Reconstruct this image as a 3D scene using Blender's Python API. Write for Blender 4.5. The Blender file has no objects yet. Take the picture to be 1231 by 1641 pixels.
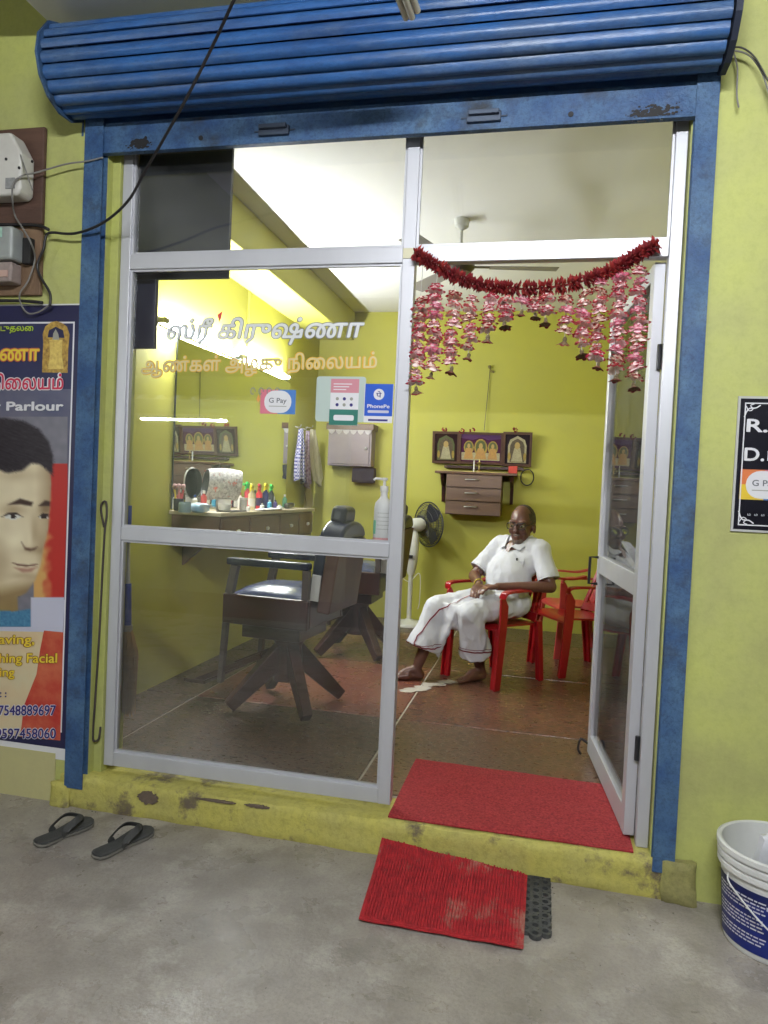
import bpy, bmesh, math, random
import mathutils
from mathutils import Vector, Matrix, Quaternion, noise
from mathutils.geometry import tessellate_polygon, interpolate_bezier
random.seed(7)
S = bpy.context.scene
COL = S.collection
PI = math.pi
R = math.radians

# ------------------------------------------------------------------ camera
CAM = (1.9358, -2.7311, 1.4131); YAW, PIT, ROL, FPX = .2171, .0307, -.0453, 1160.04
def cam_axes():
    cy, sy, cp, sp = math.cos(YAW), math.sin(YAW), math.cos(PIT), math.sin(PIT)
    f = Vector((-sy*cp, cy*cp, -sp)); r = Vector((cy, sy, 0)); u = r.cross(f)
    cr, sr = math.cos(ROL), math.sin(ROL)
    return f, cr*r - sr*u, cr*u + sr*r
_f, _r, _u = cam_axes()
cd = bpy.data.cameras.new('camera'); cam = bpy.data.objects.new('camera', cd); COL.objects.link(cam)
cd.sensor_fit = 'HORIZONTAL'; cd.sensor_width = 36; cd.lens = 36*FPX/1231; cd.clip_start = .05; cd.clip_end = 500
cam.matrix_world = Matrix(((_r.x, _u.x, -_f.x, CAM[0]), (_r.y, _u.y, -_f.y, CAM[1]), (_r.z, _u.z, -_f.z, CAM[2]), (0, 0, 0, 1)))
S.camera = cam

# ------------------------------------------------------------------ night sky, exposure
W = bpy.data.worlds.new('World'); S.world = W; W.use_nodes = True
_nt = W.node_tree; _bg = _nt.nodes['Background']
_sky = _nt.nodes.new('ShaderNodeTexSky'); _sky.sky_type = 'NISHITA'; _sky.sun_disc = False
_sky.sun_elevation = R(2); _sky.sun_rotation = R(200)
_nt.links.new(_sky.outputs[0], _bg.inputs[0]); _bg.inputs[1].default_value = .006
S.view_settings.view_transform = 'Standard'; S.view_settings.look = 'None'
S.view_settings.exposure = 0.22; S.view_settings.gamma = 1; S.view_settings.use_curve_mapping = False
cy = S.cycles
cy.use_denoising = True; cy.max_bounces = 8; cy.diffuse_bounces = 5; cy.glossy_bounces = 5
cy.transparent_max_bounces = 24; cy.sample_clamp_indirect = 6; cy.blur_glossy = .5
cy.caustics_reflective = False; cy.caustics_refractive = False
MIRROR_TURN = -3.0
TUBE_IN, TUBE_PORCH, TUBE_FAR = 400, 1000, 330          # emission of the fluorescent tubes

# ------------------------------------------------------------------ materials
MATS = {}
def srgb(r, g, b):
    def c(v):
        v /= 255
        return v/12.92 if v <= .04045 else ((v+.055)/1.055)**2.4
    return (c(r), c(g), c(b), 1)
def M(name, col, rough=.6, metal=0, var=None, vscale=6, vamt=.5, bump=0, bscale=60, spec=.5, var2=None, v2scale=2, v2lo=.5, v2hi=.62, stretch=(1, 1, 1), coat=0, rvar=0, fine=0, fscale=90, fcol=None):
    if name in MATS: return MATS[name]
    m = bpy.data.materials.new(name); m.use_nodes = True; MATS[name] = m
    nt = m.node_tree; N = nt.nodes; L = nt.links; b = N['Principled BSDF']
    b.inputs['Roughness'].default_value = rough; b.inputs['Metallic'].default_value = metal
    b.inputs['Specular IOR Level'].default_value = spec
    if coat: b.inputs['Coat Weight'].default_value = coat; b.inputs['Coat Roughness'].default_value = .12
    b.inputs['Base Color'].default_value = col
    tc = N.new('ShaderNodeTexCoord'); mp = N.new('ShaderNodeMapping'); mp.inputs['Scale'].default_value = stretch
    L.new(tc.outputs['Object'], mp.inputs[0])
    cur = None
    def nz(scale, detail=6, rough_=.6):
        n = N.new('ShaderNodeTexNoise'); n.inputs['Scale'].default_value = scale; n.inputs['Detail'].default_value = detail
        n.inputs['Roughness'].default_value = rough_; L.new(mp.outputs[0], n.inputs['Vector']); return n.outputs['Fac']
    def mixc(fac, a, bcol):
        x = N.new('ShaderNodeMix'); x.data_type = 'RGBA'
        L.new(fac, x.inputs['Factor'])
        if isinstance(a, tuple): x.inputs['A'].default_value = a
        else: L.new(a, x.inputs['A'])
        x.inputs['B'].default_value = bcol
        return x.outputs['Result']
    def ramp(fac, lo, hi, top=1.0):
        r_ = N.new('ShaderNodeMapRange'); r_.inputs['From Min'].default_value = lo; r_.inputs['From Max'].default_value = hi
        r_.inputs['To Max'].default_value = top; L.new(fac, r_.inputs['Value']); return r_.outputs['Result']
    cur = col
    if var is not None: cur = mixc(ramp(nz(vscale), .35, .7, vamt), cur, var)
    if var2 is not None: cur = mixc(ramp(nz(v2scale, 10, .7), v2lo, v2hi), cur, var2)
    if fine: cur = mixc(ramp(nz(fscale, 8, .8), .46, .66, fine), cur, fcol or tuple(c*.45 for c in col[:3])+(1,))
    if not isinstance(cur, tuple): L.new(cur, b.inputs['Base Color'])
    if rvar: L.new(ramp(nz(vscale*.7), .3, .7, rvar), (lambda a: (setattr(a, 'operation', 'ADD'), setattr(a.inputs[1], 'default_value', rough), L.new(a.outputs[0], b.inputs['Roughness']), a.inputs[0])[-1])(N.new('ShaderNodeMath')))
    if bump:
        bp = N.new('ShaderNodeBump'); bp.inputs['Strength'].default_value = bump; bp.inputs['Distance'].default_value = .01
        L.new(nz(bscale, 5, .65), bp.inputs['Height']); L.new(bp.outputs[0], b.inputs['Normal'])
    return m
def EM(name, col, strength):
    m = bpy.data.materials.new(name); m.use_nodes = True; b = m.node_tree.nodes['Principled BSDF']
    b.inputs['Base Color'].default_value = (.8, .8, .8, 1); b.inputs['Emission Color'].default_value = col; b.inputs['Emission Strength'].default_value = strength
    return m
def VC(name, rough=.6, spec=.4, trans=0):     # colours stored per face corner
    m = bpy.data.materials.new(name); m.use_nodes = True; nt = m.node_tree; b = nt.nodes['Principled BSDF']
    a = nt.nodes.new('ShaderNodeVertexColor'); a.layer_name = 'col'; nt.links.new(a.outputs[0], b.inputs['Base Color'])
    b.inputs['Roughness'].default_value = rough; b.inputs['Specular IOR Level'].default_value = spec
    if trans: b.inputs['Transmission Weight'].default_value = trans
    return m
def glass_mat(name, tint=(1, 1, 1, 1), dust_haze=.026, ior=1.5):  # film of dust plus a painted milky haze over the pane
    m = bpy.data.materials.new(name); m.use_nodes = True; nt = m.node_tree; N = nt.nodes; L = nt.links
    N.remove(N['Principled BSDF']); out = N['Material Output']
    tr = N.new('ShaderNodeBsdfTransparent'); tr.inputs[0].default_value = tint
    gl = N.new('ShaderNodeBsdfGlossy'); gl.inputs['Roughness'].default_value = .01; gl.inputs[0].default_value = (.9, .9, .9, 1)
    df = N.new('ShaderNodeBsdfDiffuse'); df.inputs[0].default_value = (.7, .72, .72, 1)
    fr = N.new('ShaderNodeFresnel'); fr.inputs[0].default_value = ior
    m1 = N.new('ShaderNodeMixShader'); m2 = N.new('ShaderNodeMixShader')
    tc = N.new('ShaderNodeTexCoord'); nz = N.new('ShaderNodeTexNoise'); nz.inputs['Scale'].default_value = 3; nz.inputs['Detail'].default_value = 8
    L.new(tc.outputs['Object'], nz.inputs['Vector'])
    mr = N.new('ShaderNodeMapRange'); mr.inputs[1].default_value = .35; mr.inputs[2].default_value = .8; mr.inputs[4].default_value = dust_haze*2
    L.new(nz.outputs[0], mr.inputs[0]); L.new(mr.outputs[0], m1.inputs[0]); L.new(tr.outputs[0], m1.inputs[1]); L.new(df.outputs[0], m1.inputs[2])
    L.new(fr.outputs[0], m2.inputs[0]); L.new(m1.outputs[0], m2.inputs[1]); L.new(gl.outputs[0], m2.inputs[2]); L.new(m2.outputs[0], out.inputs[0])
    return m

# ------------------------------------------------------------------ mesh helpers
def fac(px, py, y=0.0):                  # a point of a plane parallel to the shop front, seen at a photo pixel
    d = _f + _r*((px-615.5)/FPX) - _u*((py-820.5)/FPX)
    t = (y-CAM[1])/d.y
    return Vector(CAM) + d*t
def onz(px, py, z):
    d = _f + _r*((px-615.5)/FPX) - _u*((py-820.5)/FPX)
    return Vector(CAM) + d*((z-CAM[2])/d.z)

class MB:
    def __init__(s): s.v = []; s.f = []; s.c = []
    def add(s, vs, fs, col=None):
        o = len(s.v); s.v += [Vector(v) for v in vs]; s.f += [tuple(i+o for i in f) for f in fs]; s.c += [col]*len(fs); return s
    def box(s, c, d, rot=None, col=None, top=1.0):
        x, y, z = (k/2 for k in d); c = Vector(c)
        P = [Vector((a*x*(top if e > 0 else 1), b*y*(top if e > 0 else 1), e*z)) for e in (-1, 1) for a, b in ((-1, -1), (1, -1), (1, 1), (-1, 1))]
        if rot is not None: P = [rot @ p for p in P]
        return s.add([c+p for p in P], [(3, 2, 1, 0), (4, 5, 6, 7), (0, 1, 5, 4), (1, 2, 6, 5), (2, 3, 7, 6), (3, 0, 4, 7)], col)
    def b2(s, lo, hi, col=None):
        return s.box([(a+b)/2 for a, b in zip(lo, hi)], [abs(b-a) for a, b in zip(lo, hi)], None, col)
    def bar(s, p, q, w, h, up=(0, 0, 1), col=None, w2=None, h2=None):
        p, q = Vector(p), Vector(q); d = (q-p).normalized(); up = Vector(up)
        if abs(d.dot(up)) > .98: up = Vector((0, 1, 0)) if abs(d.y) < .9 else Vector((1, 0, 0))
        a = d.cross(up).normalized(); b = a.cross(d)
        w2 = w if w2 is None else w2; h2 = h if h2 is None else h2
        P = [p+a*i*w/2+b*j*h/2 for i, j in ((-1, -1), (1, -1), (1, 1), (-1, 1))] + [q+a*i*w2/2+b*j*h2/2 for i, j in ((-1, -1), (1, -1), (1, 1), (-1, 1))]
        return s.add(P, [(3, 2, 1, 0), (4, 5, 6, 7), (0, 1, 5, 4), (1, 2, 6, 5), (2, 3, 7, 6), (3, 0, 4, 7)], col)
    def tube(s, pts, r, n=8, col=None, caps=True):
        pts = [Vector(p) for p in pts]; rr = r if isinstance(r, (list, tuple)) else [r]*len(pts)
        t0 = (pts[1]-pts[0]).normalized(); a = t0.orthogonal().normalized(); V = []
        for i, p in enumerate(pts):
            t = (pts[min(i+1, len(pts)-1)]-pts[max(i-1, 0)]).normalized()
            a = (a-t*a.dot(t)); a = a.normalized() if a.length > 1e-6 else t.orthogonal().normalized(); b = t.cross(a)
            V += [p+(a*math.cos(2*PI*k/n)+b*math.sin(2*PI*k/n))*rr[i] for k in range(n)]
        F = [(i*n+k, i*n+(k+1) % n, (i+1)*n+(k+1) % n, (i+1)*n+k) for i in range(len(pts)-1) for k in range(n)]
        if caps: F += [tuple(range(n))[::-1], tuple((len(pts)-1)*n+k for k in range(n))]
        return s.add(V, F, col)
    def lathe(s, prof, n=24, c=(0, 0, 0), ax=None, col=None, caps=True, sy=1.0):   # prof: (radius, height)
        c = Vector(c); V = []
        for r, h in prof:
            for k in range(n):
                p = Vector((r*math.cos(2*PI*k/n), r*math.sin(2*PI*k/n)*sy, h))
                V.append(c+(ax @ p if ax is not None else p))
        F = [(i*n+k, i*n+(k+1) % n, (i+1)*n+(k+1) % n, (i+1)*n+k) for i in range(len(prof)-1) for k in range(n)]
        if caps: F += [tuple(range(n))[::-1], tuple((len(prof)-1)*n+k for k in range(n))]
        return s.add(V, F, col)
    def ell(s, c, rad, rot=None, nu=14, nv=9, col=None):
        V = []; c = Vector(c)
        for j in range(nv+1):
            ph = PI*j/nv
            for i in range(nu):
                th = 2*PI*i/nu; p = Vector((rad[0]*math.sin(ph)*math.cos(th), rad[1]*math.sin(ph)*math.sin(th), -rad[2]*math.cos(ph)))
                V.append(c+(rot @ p if rot is not None else p))
        return s.add(V, [(j*nu+i, j*nu+(i+1) % nu, (j+1)*nu+(i+1) % nu, (j+1)*nu+i) for j in range(nv) for i in range(nu)], col)
    def cap(s, p, r0, q, r1, n=12):
        p, q = Vector(p), Vector(q); s.tube([p, p.lerp(q, .5), q], [r0, (r0+r1)/2, r1], n); s.ell(p, (r0,)*3, None, n, 8); s.ell(q, (r1,)*3, None, n, 8); return s
    def prism(s, poly, o, ux, uy, un, t, col=None):      # 2-D outline extruded along un
        o, ux, uy, un = Vector(o), Vector(ux), Vector(uy), Vector(un); n = len(poly)
        A = [o+ux*a+uy*b for a, b in poly]; B = [p+un*t for p in A]
        return s.add(A+B, [tuple(range(n))[::-1], tuple(range(n, 2*n))]+[(k, (k+1) % n, n+(k+1) % n, n+k) for k in range(n)], col)
    def build(s, name, mat, parent=None, smooth=False, bevel=0, seg=2, kind=None, label=None, fix=True, tri=None):
        me = bpy.data.meshes.new(name)
        off = Vector(parent['_o']) if parent is not None and '_o' in parent else Vector((0, 0, 0))
        me.from_pydata([v-off for v in s.v], [], s.f); me.update()
        if any(c is not None for c in s.c):
            at_ = me.color_attributes.new('col', 'FLOAT_COLOR', 'CORNER')
            for p in me.polygons:
                cc = s.c[p.index] or (1, 1, 1, 1)
                for li in p.loop_indices: at_.data[li].color = cc
        if fix:
            bm = bmesh.new(); bm.from_mesh(me)
            bmesh.ops.remove_doubles(bm, verts=bm.verts, dist=1e-6)
            bmesh.ops.recalc_face_normals(bm, faces=bm.faces); bm.to_mesh(me); bm.free()
        me.materials.append(mat)
        o = bpy.data.objects.new(name, me); COL.objects.link(o)
        if smooth:
            for p in me.polygons: p.use_smooth = True
            if smooth is not True:
                me.set_sharp_from_angle(angle=R(smooth))
        if bevel:
            md = o.modifiers.new('bevel', 'BEVEL'); md.width = bevel; md.segments = seg; md.limit_method = 'ANGLE'; md.angle_limit = R(40)
        if parent is not None:
            o.parent = parent
            if '_o' in parent: o['_o'] = parent['_o']
        if kind: o['kind'] = kind
        if label: o['label'] = label
        return o
def T(name, label, cat, loc=(0, 0, 0), group=None):
    o = bpy.data.objects.new(name, None); COL.objects.link(o); o.location = loc; o['_o'] = tuple(loc)
    o.empty_display_size = .05; o['label'] = label; o['category'] = cat
    if group: o['group'] = group
    return o
def tag(o, label, cat, group=None):
    o['label'] = label; o['category'] = cat
    if group: o['group'] = group
    return o
def copy_tree(o, parent=None):
    c = o.copy(); COL.objects.link(c); c.parent = parent
    for ch in o.children: copy_tree(ch, c)
    return c
def smooth_path(pts, n=6):
    pts = [Vector(p) for p in pts]; out = []
    for i in range(len(pts)-1):
        a, b, c, d = pts[max(i-1, 0)], pts[i], pts[i+1], pts[min(i+2, len(pts)-1)]
        for k in range(n):
            t = k/n
            out.append(.5*((2*b)+(c-a)*t+(2*a-5*b+4*c-d)*t*t+(3*b-a-3*c+d)*t**3))
    return out+[pts[-1]]
def disp(o, amt, scale, seed=0, keep=None):
    for v in o.data.vertices:
        p = v.co*scale+Vector((seed, seed*1.7, 0))
        v.co += Vector((noise.noise(p), noise.noise(p+Vector((9, 0, 0))), noise.noise(p+Vector((0, 9, 0)))))*amt
def remesh(mb, name, mat, parent, voxel=.008, it=3, amt=0, nscale=10, fold=None):
    o = mb.build(name, mat, None, fix=False)
    md = o.modifiers.new('r', 'REMESH'); md.mode = 'VOXEL'; md.voxel_size = voxel; md.use_smooth_shade = True
    dg = bpy.context.evaluated_depsgraph_get(); me = bpy.data.meshes.new_from_object(o.evaluated_get(dg)); bpy.data.objects.remove(o)
    bm = bmesh.new(); bm.from_mesh(me)
    for _ in range(it): bmesh.ops.smooth_vert(bm, verts=bm.verts, factor=.5, use_axis_x=True, use_axis_y=True, use_axis_z=True)
    bm.normal_update()
    if fold:
        for v in bm.verts: v.co += v.normal*fold(v.co)
    off = Vector(parent['_o']) if parent is not None else Vector((0, 0, 0))
    for v in bm.verts: v.co -= off
    bm.to_mesh(me); bm.free()
    for p in me.polygons: p.use_smooth = True
    me.materials.clear(); me.materials.append(mat); me.name = name
    o = bpy.data.objects.new(name, me); COL.objects.link(o)
    if parent is not None: o.parent = parent; o['_o'] = parent['_o']
    return o

# ------------------------------------------------------------------ flat lettering
def glyphs(body, bold=0.0, res=4):
    cu = bpy.data.curves.new('lettering', 'FONT'); cu.body = body; cu.size = 1
    o = bpy.data.objects.new('lettering', cu); COL.objects.link(o)
    dg = bpy.context.evaluated_depsgraph_get(); cv = o.evaluated_get(dg).to_curve(dg)
    polys = []
    for sp in cv.splines:
        bp = sp.bezier_points; n = len(bp); P = []
        for i in range(n):
            a, b = bp[i], bp[(i+1) % n]
            P += [Vector(q[:2]) for q in interpolate_bezier(a.co, a.handle_right, b.handle_left, b.co, res+1)[:-1]]
        Q = [p for i, p in enumerate(P) if (p-P[i-1]).length > 1e-4]
        if len(Q) > 2: polys.append(Q)
    o.to_mesh_clear() if False else None
    o.evaluated_get(dg).to_curve_clear(); bpy.data.objects.remove(o); bpy.data.curves.remove(cu)
    area = lambda P: sum(P[i-1].x*P[i].y-P[i].x*P[i-1].y for i in range(len(P)))/2
    if not polys: return []
    sg = math.copysign(1, area(max(polys, key=lambda P: abs(area(P)))))
    if bold:
        new = []
        for P in polys:
            n = len(P); Q = []
            for i in range(n):
                d = (P[(i+1) % n]-P[i-1]); nn = Vector((d.y, -d.x))*sg
                Q.append(P[i]+(nn.normalized()*bold if nn.length > 1e-6 else nn))
            new.append(Q)
        polys = new
    return polys
def runs(polys, step=.013):          # non-zero winding fill, one thin row at a time
    y0 = min(p.y for P in polys for p in P); y1 = max(p.y for P in polys for p in P); n = max(1, int((y1-y0)/step)); step = (y1-y0)/n; out = []
    E = [(P[i-1], P[i]) for P in polys for i in range(len(P))]
    for k in range(n):
        y = y0+(k+.5)*step; X = sorted((a.x+(b.x-a.x)*(y-a.y)/(b.y-a.y), 1 if b.y > a.y else -1) for a, b in E if (a.y > y) != (b.y > y)); w = 0
        for x, d in X:
            if w == 0: xs = x
            w += d
            if w == 0 and x-xs > .002: out.append((xs, x, y-step/2, y+step/2))
    return out
def lettering(name, body, mat, parent, o, ux, uy, un, height, width=None, bold=0, align='l', slant=0, label=None, yoff=0, right=None):
    """body as flat raised lettering; o = lower left on the surface; height = cap height; width = total width wanted"""
    G = glyphs(body, bold)
    if not G: return None
    xs = [p.x for g in G for p in g]; x0, x1 = min(xs), max(xs)
    sy = height/.7; sx = sy if width is None else width/(x1-x0)
    o, ux, uy, un = Vector(o), Vector(ux), Vector(uy), Vector(un)
    sh = 0 if align == 'l' else (-(x1-x0)*sx if align == 'r' else -(x1-x0)*sx/2)
    mb = MB()
    for xa, xb, ya, yb in runs(G):
        mb.add([o+ux*((x-x0)*sx+sh+slant*y*sy)+uy*(y*sy+yoff)+un*.0004 for x, y in ((xa, ya), (xb, ya), (xb, yb), (xa, yb))], [(0, 1, 2, 3)])
    return mb.build(name, mat, parent, label=label, fix=False)
def ribbon(mb, pts, w, un, n=5, col=None):
    P = smooth_path(pts, n) if len(pts) > 2 else [Vector(p) for p in pts]; un = Vector(un); V = []
    for i, p in enumerate(P):
        t = (P[min(i+1, len(P)-1)]-P[max(i-1, 0)]).normalized(); a = un.cross(t).normalized(); V += [p-a*w/2, p+a*w/2]
    mb.add(V, [(2*i, 2*i+1, 2*i+3, 2*i+2) for i in range(len(P)-1)], col); return mb
# ================================================================== materials in use
LIME = M('lime_wall_paint', (.47, .495, .14, 1), .62, var=(.38, .38, .17, 1), vscale=2.6, vamt=.8, bump=.22, bscale=16, var2=(.32, .31, .10, 1), v2scale=1.3, v2lo=.54, v2hi=.85, fine=.22, fscale=28)
LIME_IN = M('yellow_wall_paint', (.46, .44, .065, 1), .6, var=(.40, .385, .08, 1), vscale=1.7, vamt=.7, bump=.08, bscale=30)
CREAM = M('cream_plinth_paint', (.50, .46, .22, 1), .75, var=(.40, .36, .2, 1), vscale=5, bump=.3, bscale=40)
SILLM = M('worn_yellow_step_paint', (.50, .45, .10, 1), .75, var=(.40, .36, .12, 1), vscale=7, vamt=.8, bump=.5, bscale=28, var2=(.13, .10, .07, 1), v2scale=5.5, v2lo=.55, v2hi=.64, fine=.55, fscale=34)
WHITE = M('white_distemper', (.74, .73, .70, 1), .85, var=(.66, .65, .62, 1), vscale=1.5, bump=.08, bscale=40)
BLUE = M('blue_shutter_paint', srgb(48, 94, 152), .26, var=srgb(22, 48, 96), vscale=5, vamt=.8, bump=.2, bscale=40, var2=srgb(98, 120, 146), v2scale=2.4, v2lo=.46, v2hi=.76, rvar=.22, fine=.6, fscale=70, stretch=(.6, 1, 1.6))
BLUEP = M('chipped_blue_post_paint', srgb(40, 74, 120), .5, var=srgb(80, 112, 142), vscale=7, vamt=.85, bump=.3, bscale=60, var2=srgb(44, 48, 54), v2scale=3.8, v2lo=.53, v2hi=.68, rvar=.2, fine=.7, fscale=80)
GREASE = M('black_grease', (.012, .011, .012, 1), .7)
ALU = M('anodised_aluminium', (.55, .55, .59, 1), .42, .35, var=(.44, .44, .47, 1), vscale=3, vamt=.6, stretch=(1, 1, .25), bump=.03, bscale=80)
GLASS = glass_mat('window_glass')
CEMENT = M('cement_floor', (.35, .315, .28, 1), .17, var=(.185, .163, .142, 1), vscale=6, vamt=.8, bump=.22, bscale=60, var2=(.47, .435, .395, 1), v2scale=3.6, v2lo=.52, v2hi=.70, rvar=.3, fine=.55, fscale=85)
DIRT = M('street_dirt', (.10, .085, .07, 1), .95, var=(.07, .06, .05, 1), vscale=.5, bump=.4, bscale=8)
GROUT = M('pale_joint', (.52, .47, .40, 1), .8, var=(.35, .31, .27, 1), vscale=12)
TILE_A = M('dark_mosaic_tile', srgb(70, 56, 50), .22, fine=.8, fscale=70, var=srgb(122, 98, 84), vscale=48, vamt=.8, bump=.12, bscale=90, var2=srgb(52, 42, 40), v2scale=14, v2lo=.5, v2hi=.62, stretch=(1, 1.8, 1), rvar=.2)
TILE_B = M('red_mosaic_tile', srgb(128, 78, 66), .22, fine=.5, fscale=60, var=srgb(96, 60, 52), vscale=26, vamt=.8, bump=.1, bscale=90, rvar=.2)
TILE_D = M('umber_mosaic_tile', srgb(84, 64, 52), .22, fine=.85, fscale=60, var=srgb(134, 104, 84), vscale=40, vamt=.9, bump=.12, bscale=90, var2=srgb(112, 66, 54), v2scale=3, v2lo=.5, v2hi=.7, stretch=(1, 1.5, 1), rvar=.2)
TILE_C = M('brown_mosaic_tile', srgb(90, 64, 53), .22, fine=.8, fscale=60, var=srgb(140, 90, 74), vscale=34, vamt=.9, bump=.12, bscale=90, var2=srgb(60, 48, 42), v2scale=20, v2lo=.5, v2hi=.62, stretch=(1, 1.8, 1), rvar=.2)

# ================================================================== ground and floors
def struct(o): o['kind'] = 'structure'; return o
struct(MB().b2((-60, -80, -.3), (60, 40, -.16)).build('ground', DIRT))
struct(MB().b2((-5, -4.2, -.158), (7, .19, 0)).build('porch_floor', CEMENT, bevel=.012))
FL = .14
sf = struct(MB().b2((-.36, .21, .0), (2.75, 4.3, FL-.006)).build('shop_floor', GROUT))
for ix, (xa, xb) in enumerate(((-.355, -.03), (-.018, 1.20), (1.212, 2.42), (2.432, 2.745))):
    for iy, (ya, yb) in enumerate(((.215, 1.20), (1.212, 2.42), (2.432, 3.64), (3.652, 4.295))):
        mt = TILE_B if (ix, iy) == (1, 1) else (TILE_D if (ix, iy) == (2, 0) else TILE_C if (ix, iy) in ((2, 1), (2, 2), (1, 2)) else TILE_A)
        MB().b2((xa, ya, FL-.03), (xb, yb, FL-.0005*random.random())).build('tile', mt, sf, bevel=.003)
st = MB(); o_ = onz(650, 1098, FL)
for k in range(9):
    c_ = onz(650+k*9, 1106-k*1.6+random.uniform(-4, 4), FL)+Vector((0, 0, .001+.0003*k)); a0 = random.random()*6
    st.add([c_+Vector((.055*math.cos(a0+j*.9)*random.uniform(.6, 1.3), .05*math.sin(a0+j*.9)*random.uniform(.5, 1.2), 0)) for j in range(7)], [tuple(range(7))])
st.build('plaster_smear', GROUT, sf, fix=False)

# ================================================================== the shop building
def rough_box(lo, hi, n, amt, sc, seed=0):
    bm = bmesh.new(); bmesh.ops.create_cube(bm, size=1)
    for v in bm.verts: v.co = Vector([(lo[i]+hi[i])/2+v.co[i]*(hi[i]-lo[i]) for i in range(3)])
    for i in range(3):
        for k in range(1, n[i]):
            p = [0, 0, 0]; p[i] = lo[i]+(hi[i]-lo[i])*k/n[i]; nn = [0, 0, 0]; nn[i] = 1
            bmesh.ops.bisect_plane(bm, geom=bm.verts[:]+bm.edges[:]+bm.faces[:], plane_co=p, plane_no=nn)
    for v in bm.verts:
        q = v.co*sc+Vector((seed, 0, seed)); e = sum(min(abs(v.co[i]-lo[i]), abs(v.co[i]-hi[i])) < 1e-4 for i in range(3))
        v.co += Vector((noise.noise(q), noise.noise(q+Vector((5, 5, 5))), noise.noise(q+Vector((0, 7, 2)))))*amt
        if e >= 2:
            c = Vector([(lo[i]+hi[i])/2 for i in range(3)]); d = c-v.co
            v.co += Vector((0, math.copysign(min(abs(d.y), .009+.008*noise.noise(q*3)), d.y), math.copysign(min(abs(d.z), .007+.006*noise.noise(q*2.3)), d.z)))
    mb = MB(); bm.verts.ensure_lookup_table()
    mb.v = [v.co.copy() for v in bm.verts]; mb.f = [tuple(v.index for v in f.verts) for f in bm.faces]; mb.c = [None]*len(mb.f); bm.free(); return mb
SH = T('shop_building', 'lime green barber shop front with white ceiling and open interior', 'building', (0, 0, 0))
MB().b2((-5, 0, -.15), (.088, .2, 3.6)).build('front_wall', LIME, SH)
MB().b2((2.402, 0, -.15), (7, .2, 3.6)).build('front_wall', LIME, SH)
MB().b2((.088, .001, 2.87), (2.402, .2, 3.6)).build('lintel', LIME, SH)
MB().b2((.0885, .035, .12), (.124, .199, 2.87)).build('jamb', LIME, SH)
MB().b2((2.373, .012, .12), (2.4015, .199, 2.87)).build('jamb', LIME, SH)
MB().b2((-.56, .2, -.15), (-.36, 4.5, 3.3)).build('side_wall', LIME_IN, SH)
MB().b2((2.75, .2, -.15), (2.95, 4.5, 3.3)).build('side_wall', LIME_IN, SH)
MB().b2((-.36, 4.3, -.15), (2.75, 4.5, 3.3)).build('back_wall', LIME_IN, SH)
MB().b2((-.36, .2, 3.17), (2.75, 4.3, 3.3)).build('ceiling', WHITE, SH)
MB().b2((-.36, .2, 2.89), (0, 4.3, 3.17)).build('beam', LIME_IN, SH, bevel=.01)
MB().b2((-.15, -4.0, 3.27), (7, -.001, 3.5)).build('porch_ceiling', WHITE, SH)
MB().b2((-5, -4.0, 3.6), (-.151, -.001, 3.8)).build('porch_ceiling', LIME, SH)
rough_box((-.03, -.03, -.02), (2.52, .21, FL), (70, 6, 6), .006, 9, 3).build('threshold', SILLM, SH, smooth=50, fix=False)
rough_box((2.41, -.052, -.02), (2.525, .0, .15), (8, 4, 9), .010, 11, 8).build('step_block', M('mossy_step_paint', (.33, .31, .10, 1), .8, var=(.20, .18, .08, 1), vscale=9, vamt=.9, bump=.6, bscale=30, fine=.7, fscale=40), SH, smooth=50, fix=False)
rough_box((-.07, -.045, -.02), (.03, .0, .10), (6, 4, 6), .008, 10, 5).build('step_block', SILLM, SH, smooth=50, fix=False)
MB().b2((-5, -.006, -.01), (-.0705, -.0005, .21)).build('plinth', CREAM, SH)
for px, py, rx, rz in ((237, 1279, .045, .026), (345, 1284, .085, .005), (412, 1293, .05, .006)):
    c_ = fac(px, py, -.035); n_ = 34; ch = MB()
    rim = [(math.cos(2*PI*j/n_)*rx*(1+.45*noise.noise(Vector((j*.9, px, 0)))), math.sin(2*PI*j/n_)*rz*(1+.7*noise.noise(Vector((j*.9, px, 4))))) for j in range(n_)]
    ch.add([c_+Vector((a, -.0005, e)) for a, e in rim]+[c_+Vector((a, .03, e)) for a, e in rim], [tuple(range(n_))]+[(j, (j+1) % n_, n_+(j+1) % n_, n_+j) for j in range(n_)])
    ch.build('bare_patch', M('bare_brown_cement', (.15, .11, .08, 1), .9, var=(.08, .06, .045, 1), vscale=40, bump=.6, bscale=60), SH)
# dado line and conduits on the interior walls
MB().tube([(-.35, 2.5, 2.46), (-.35, 2.5, 2.885)], .011).build('conduit', LIME_IN, SH, smooth=40)

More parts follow.
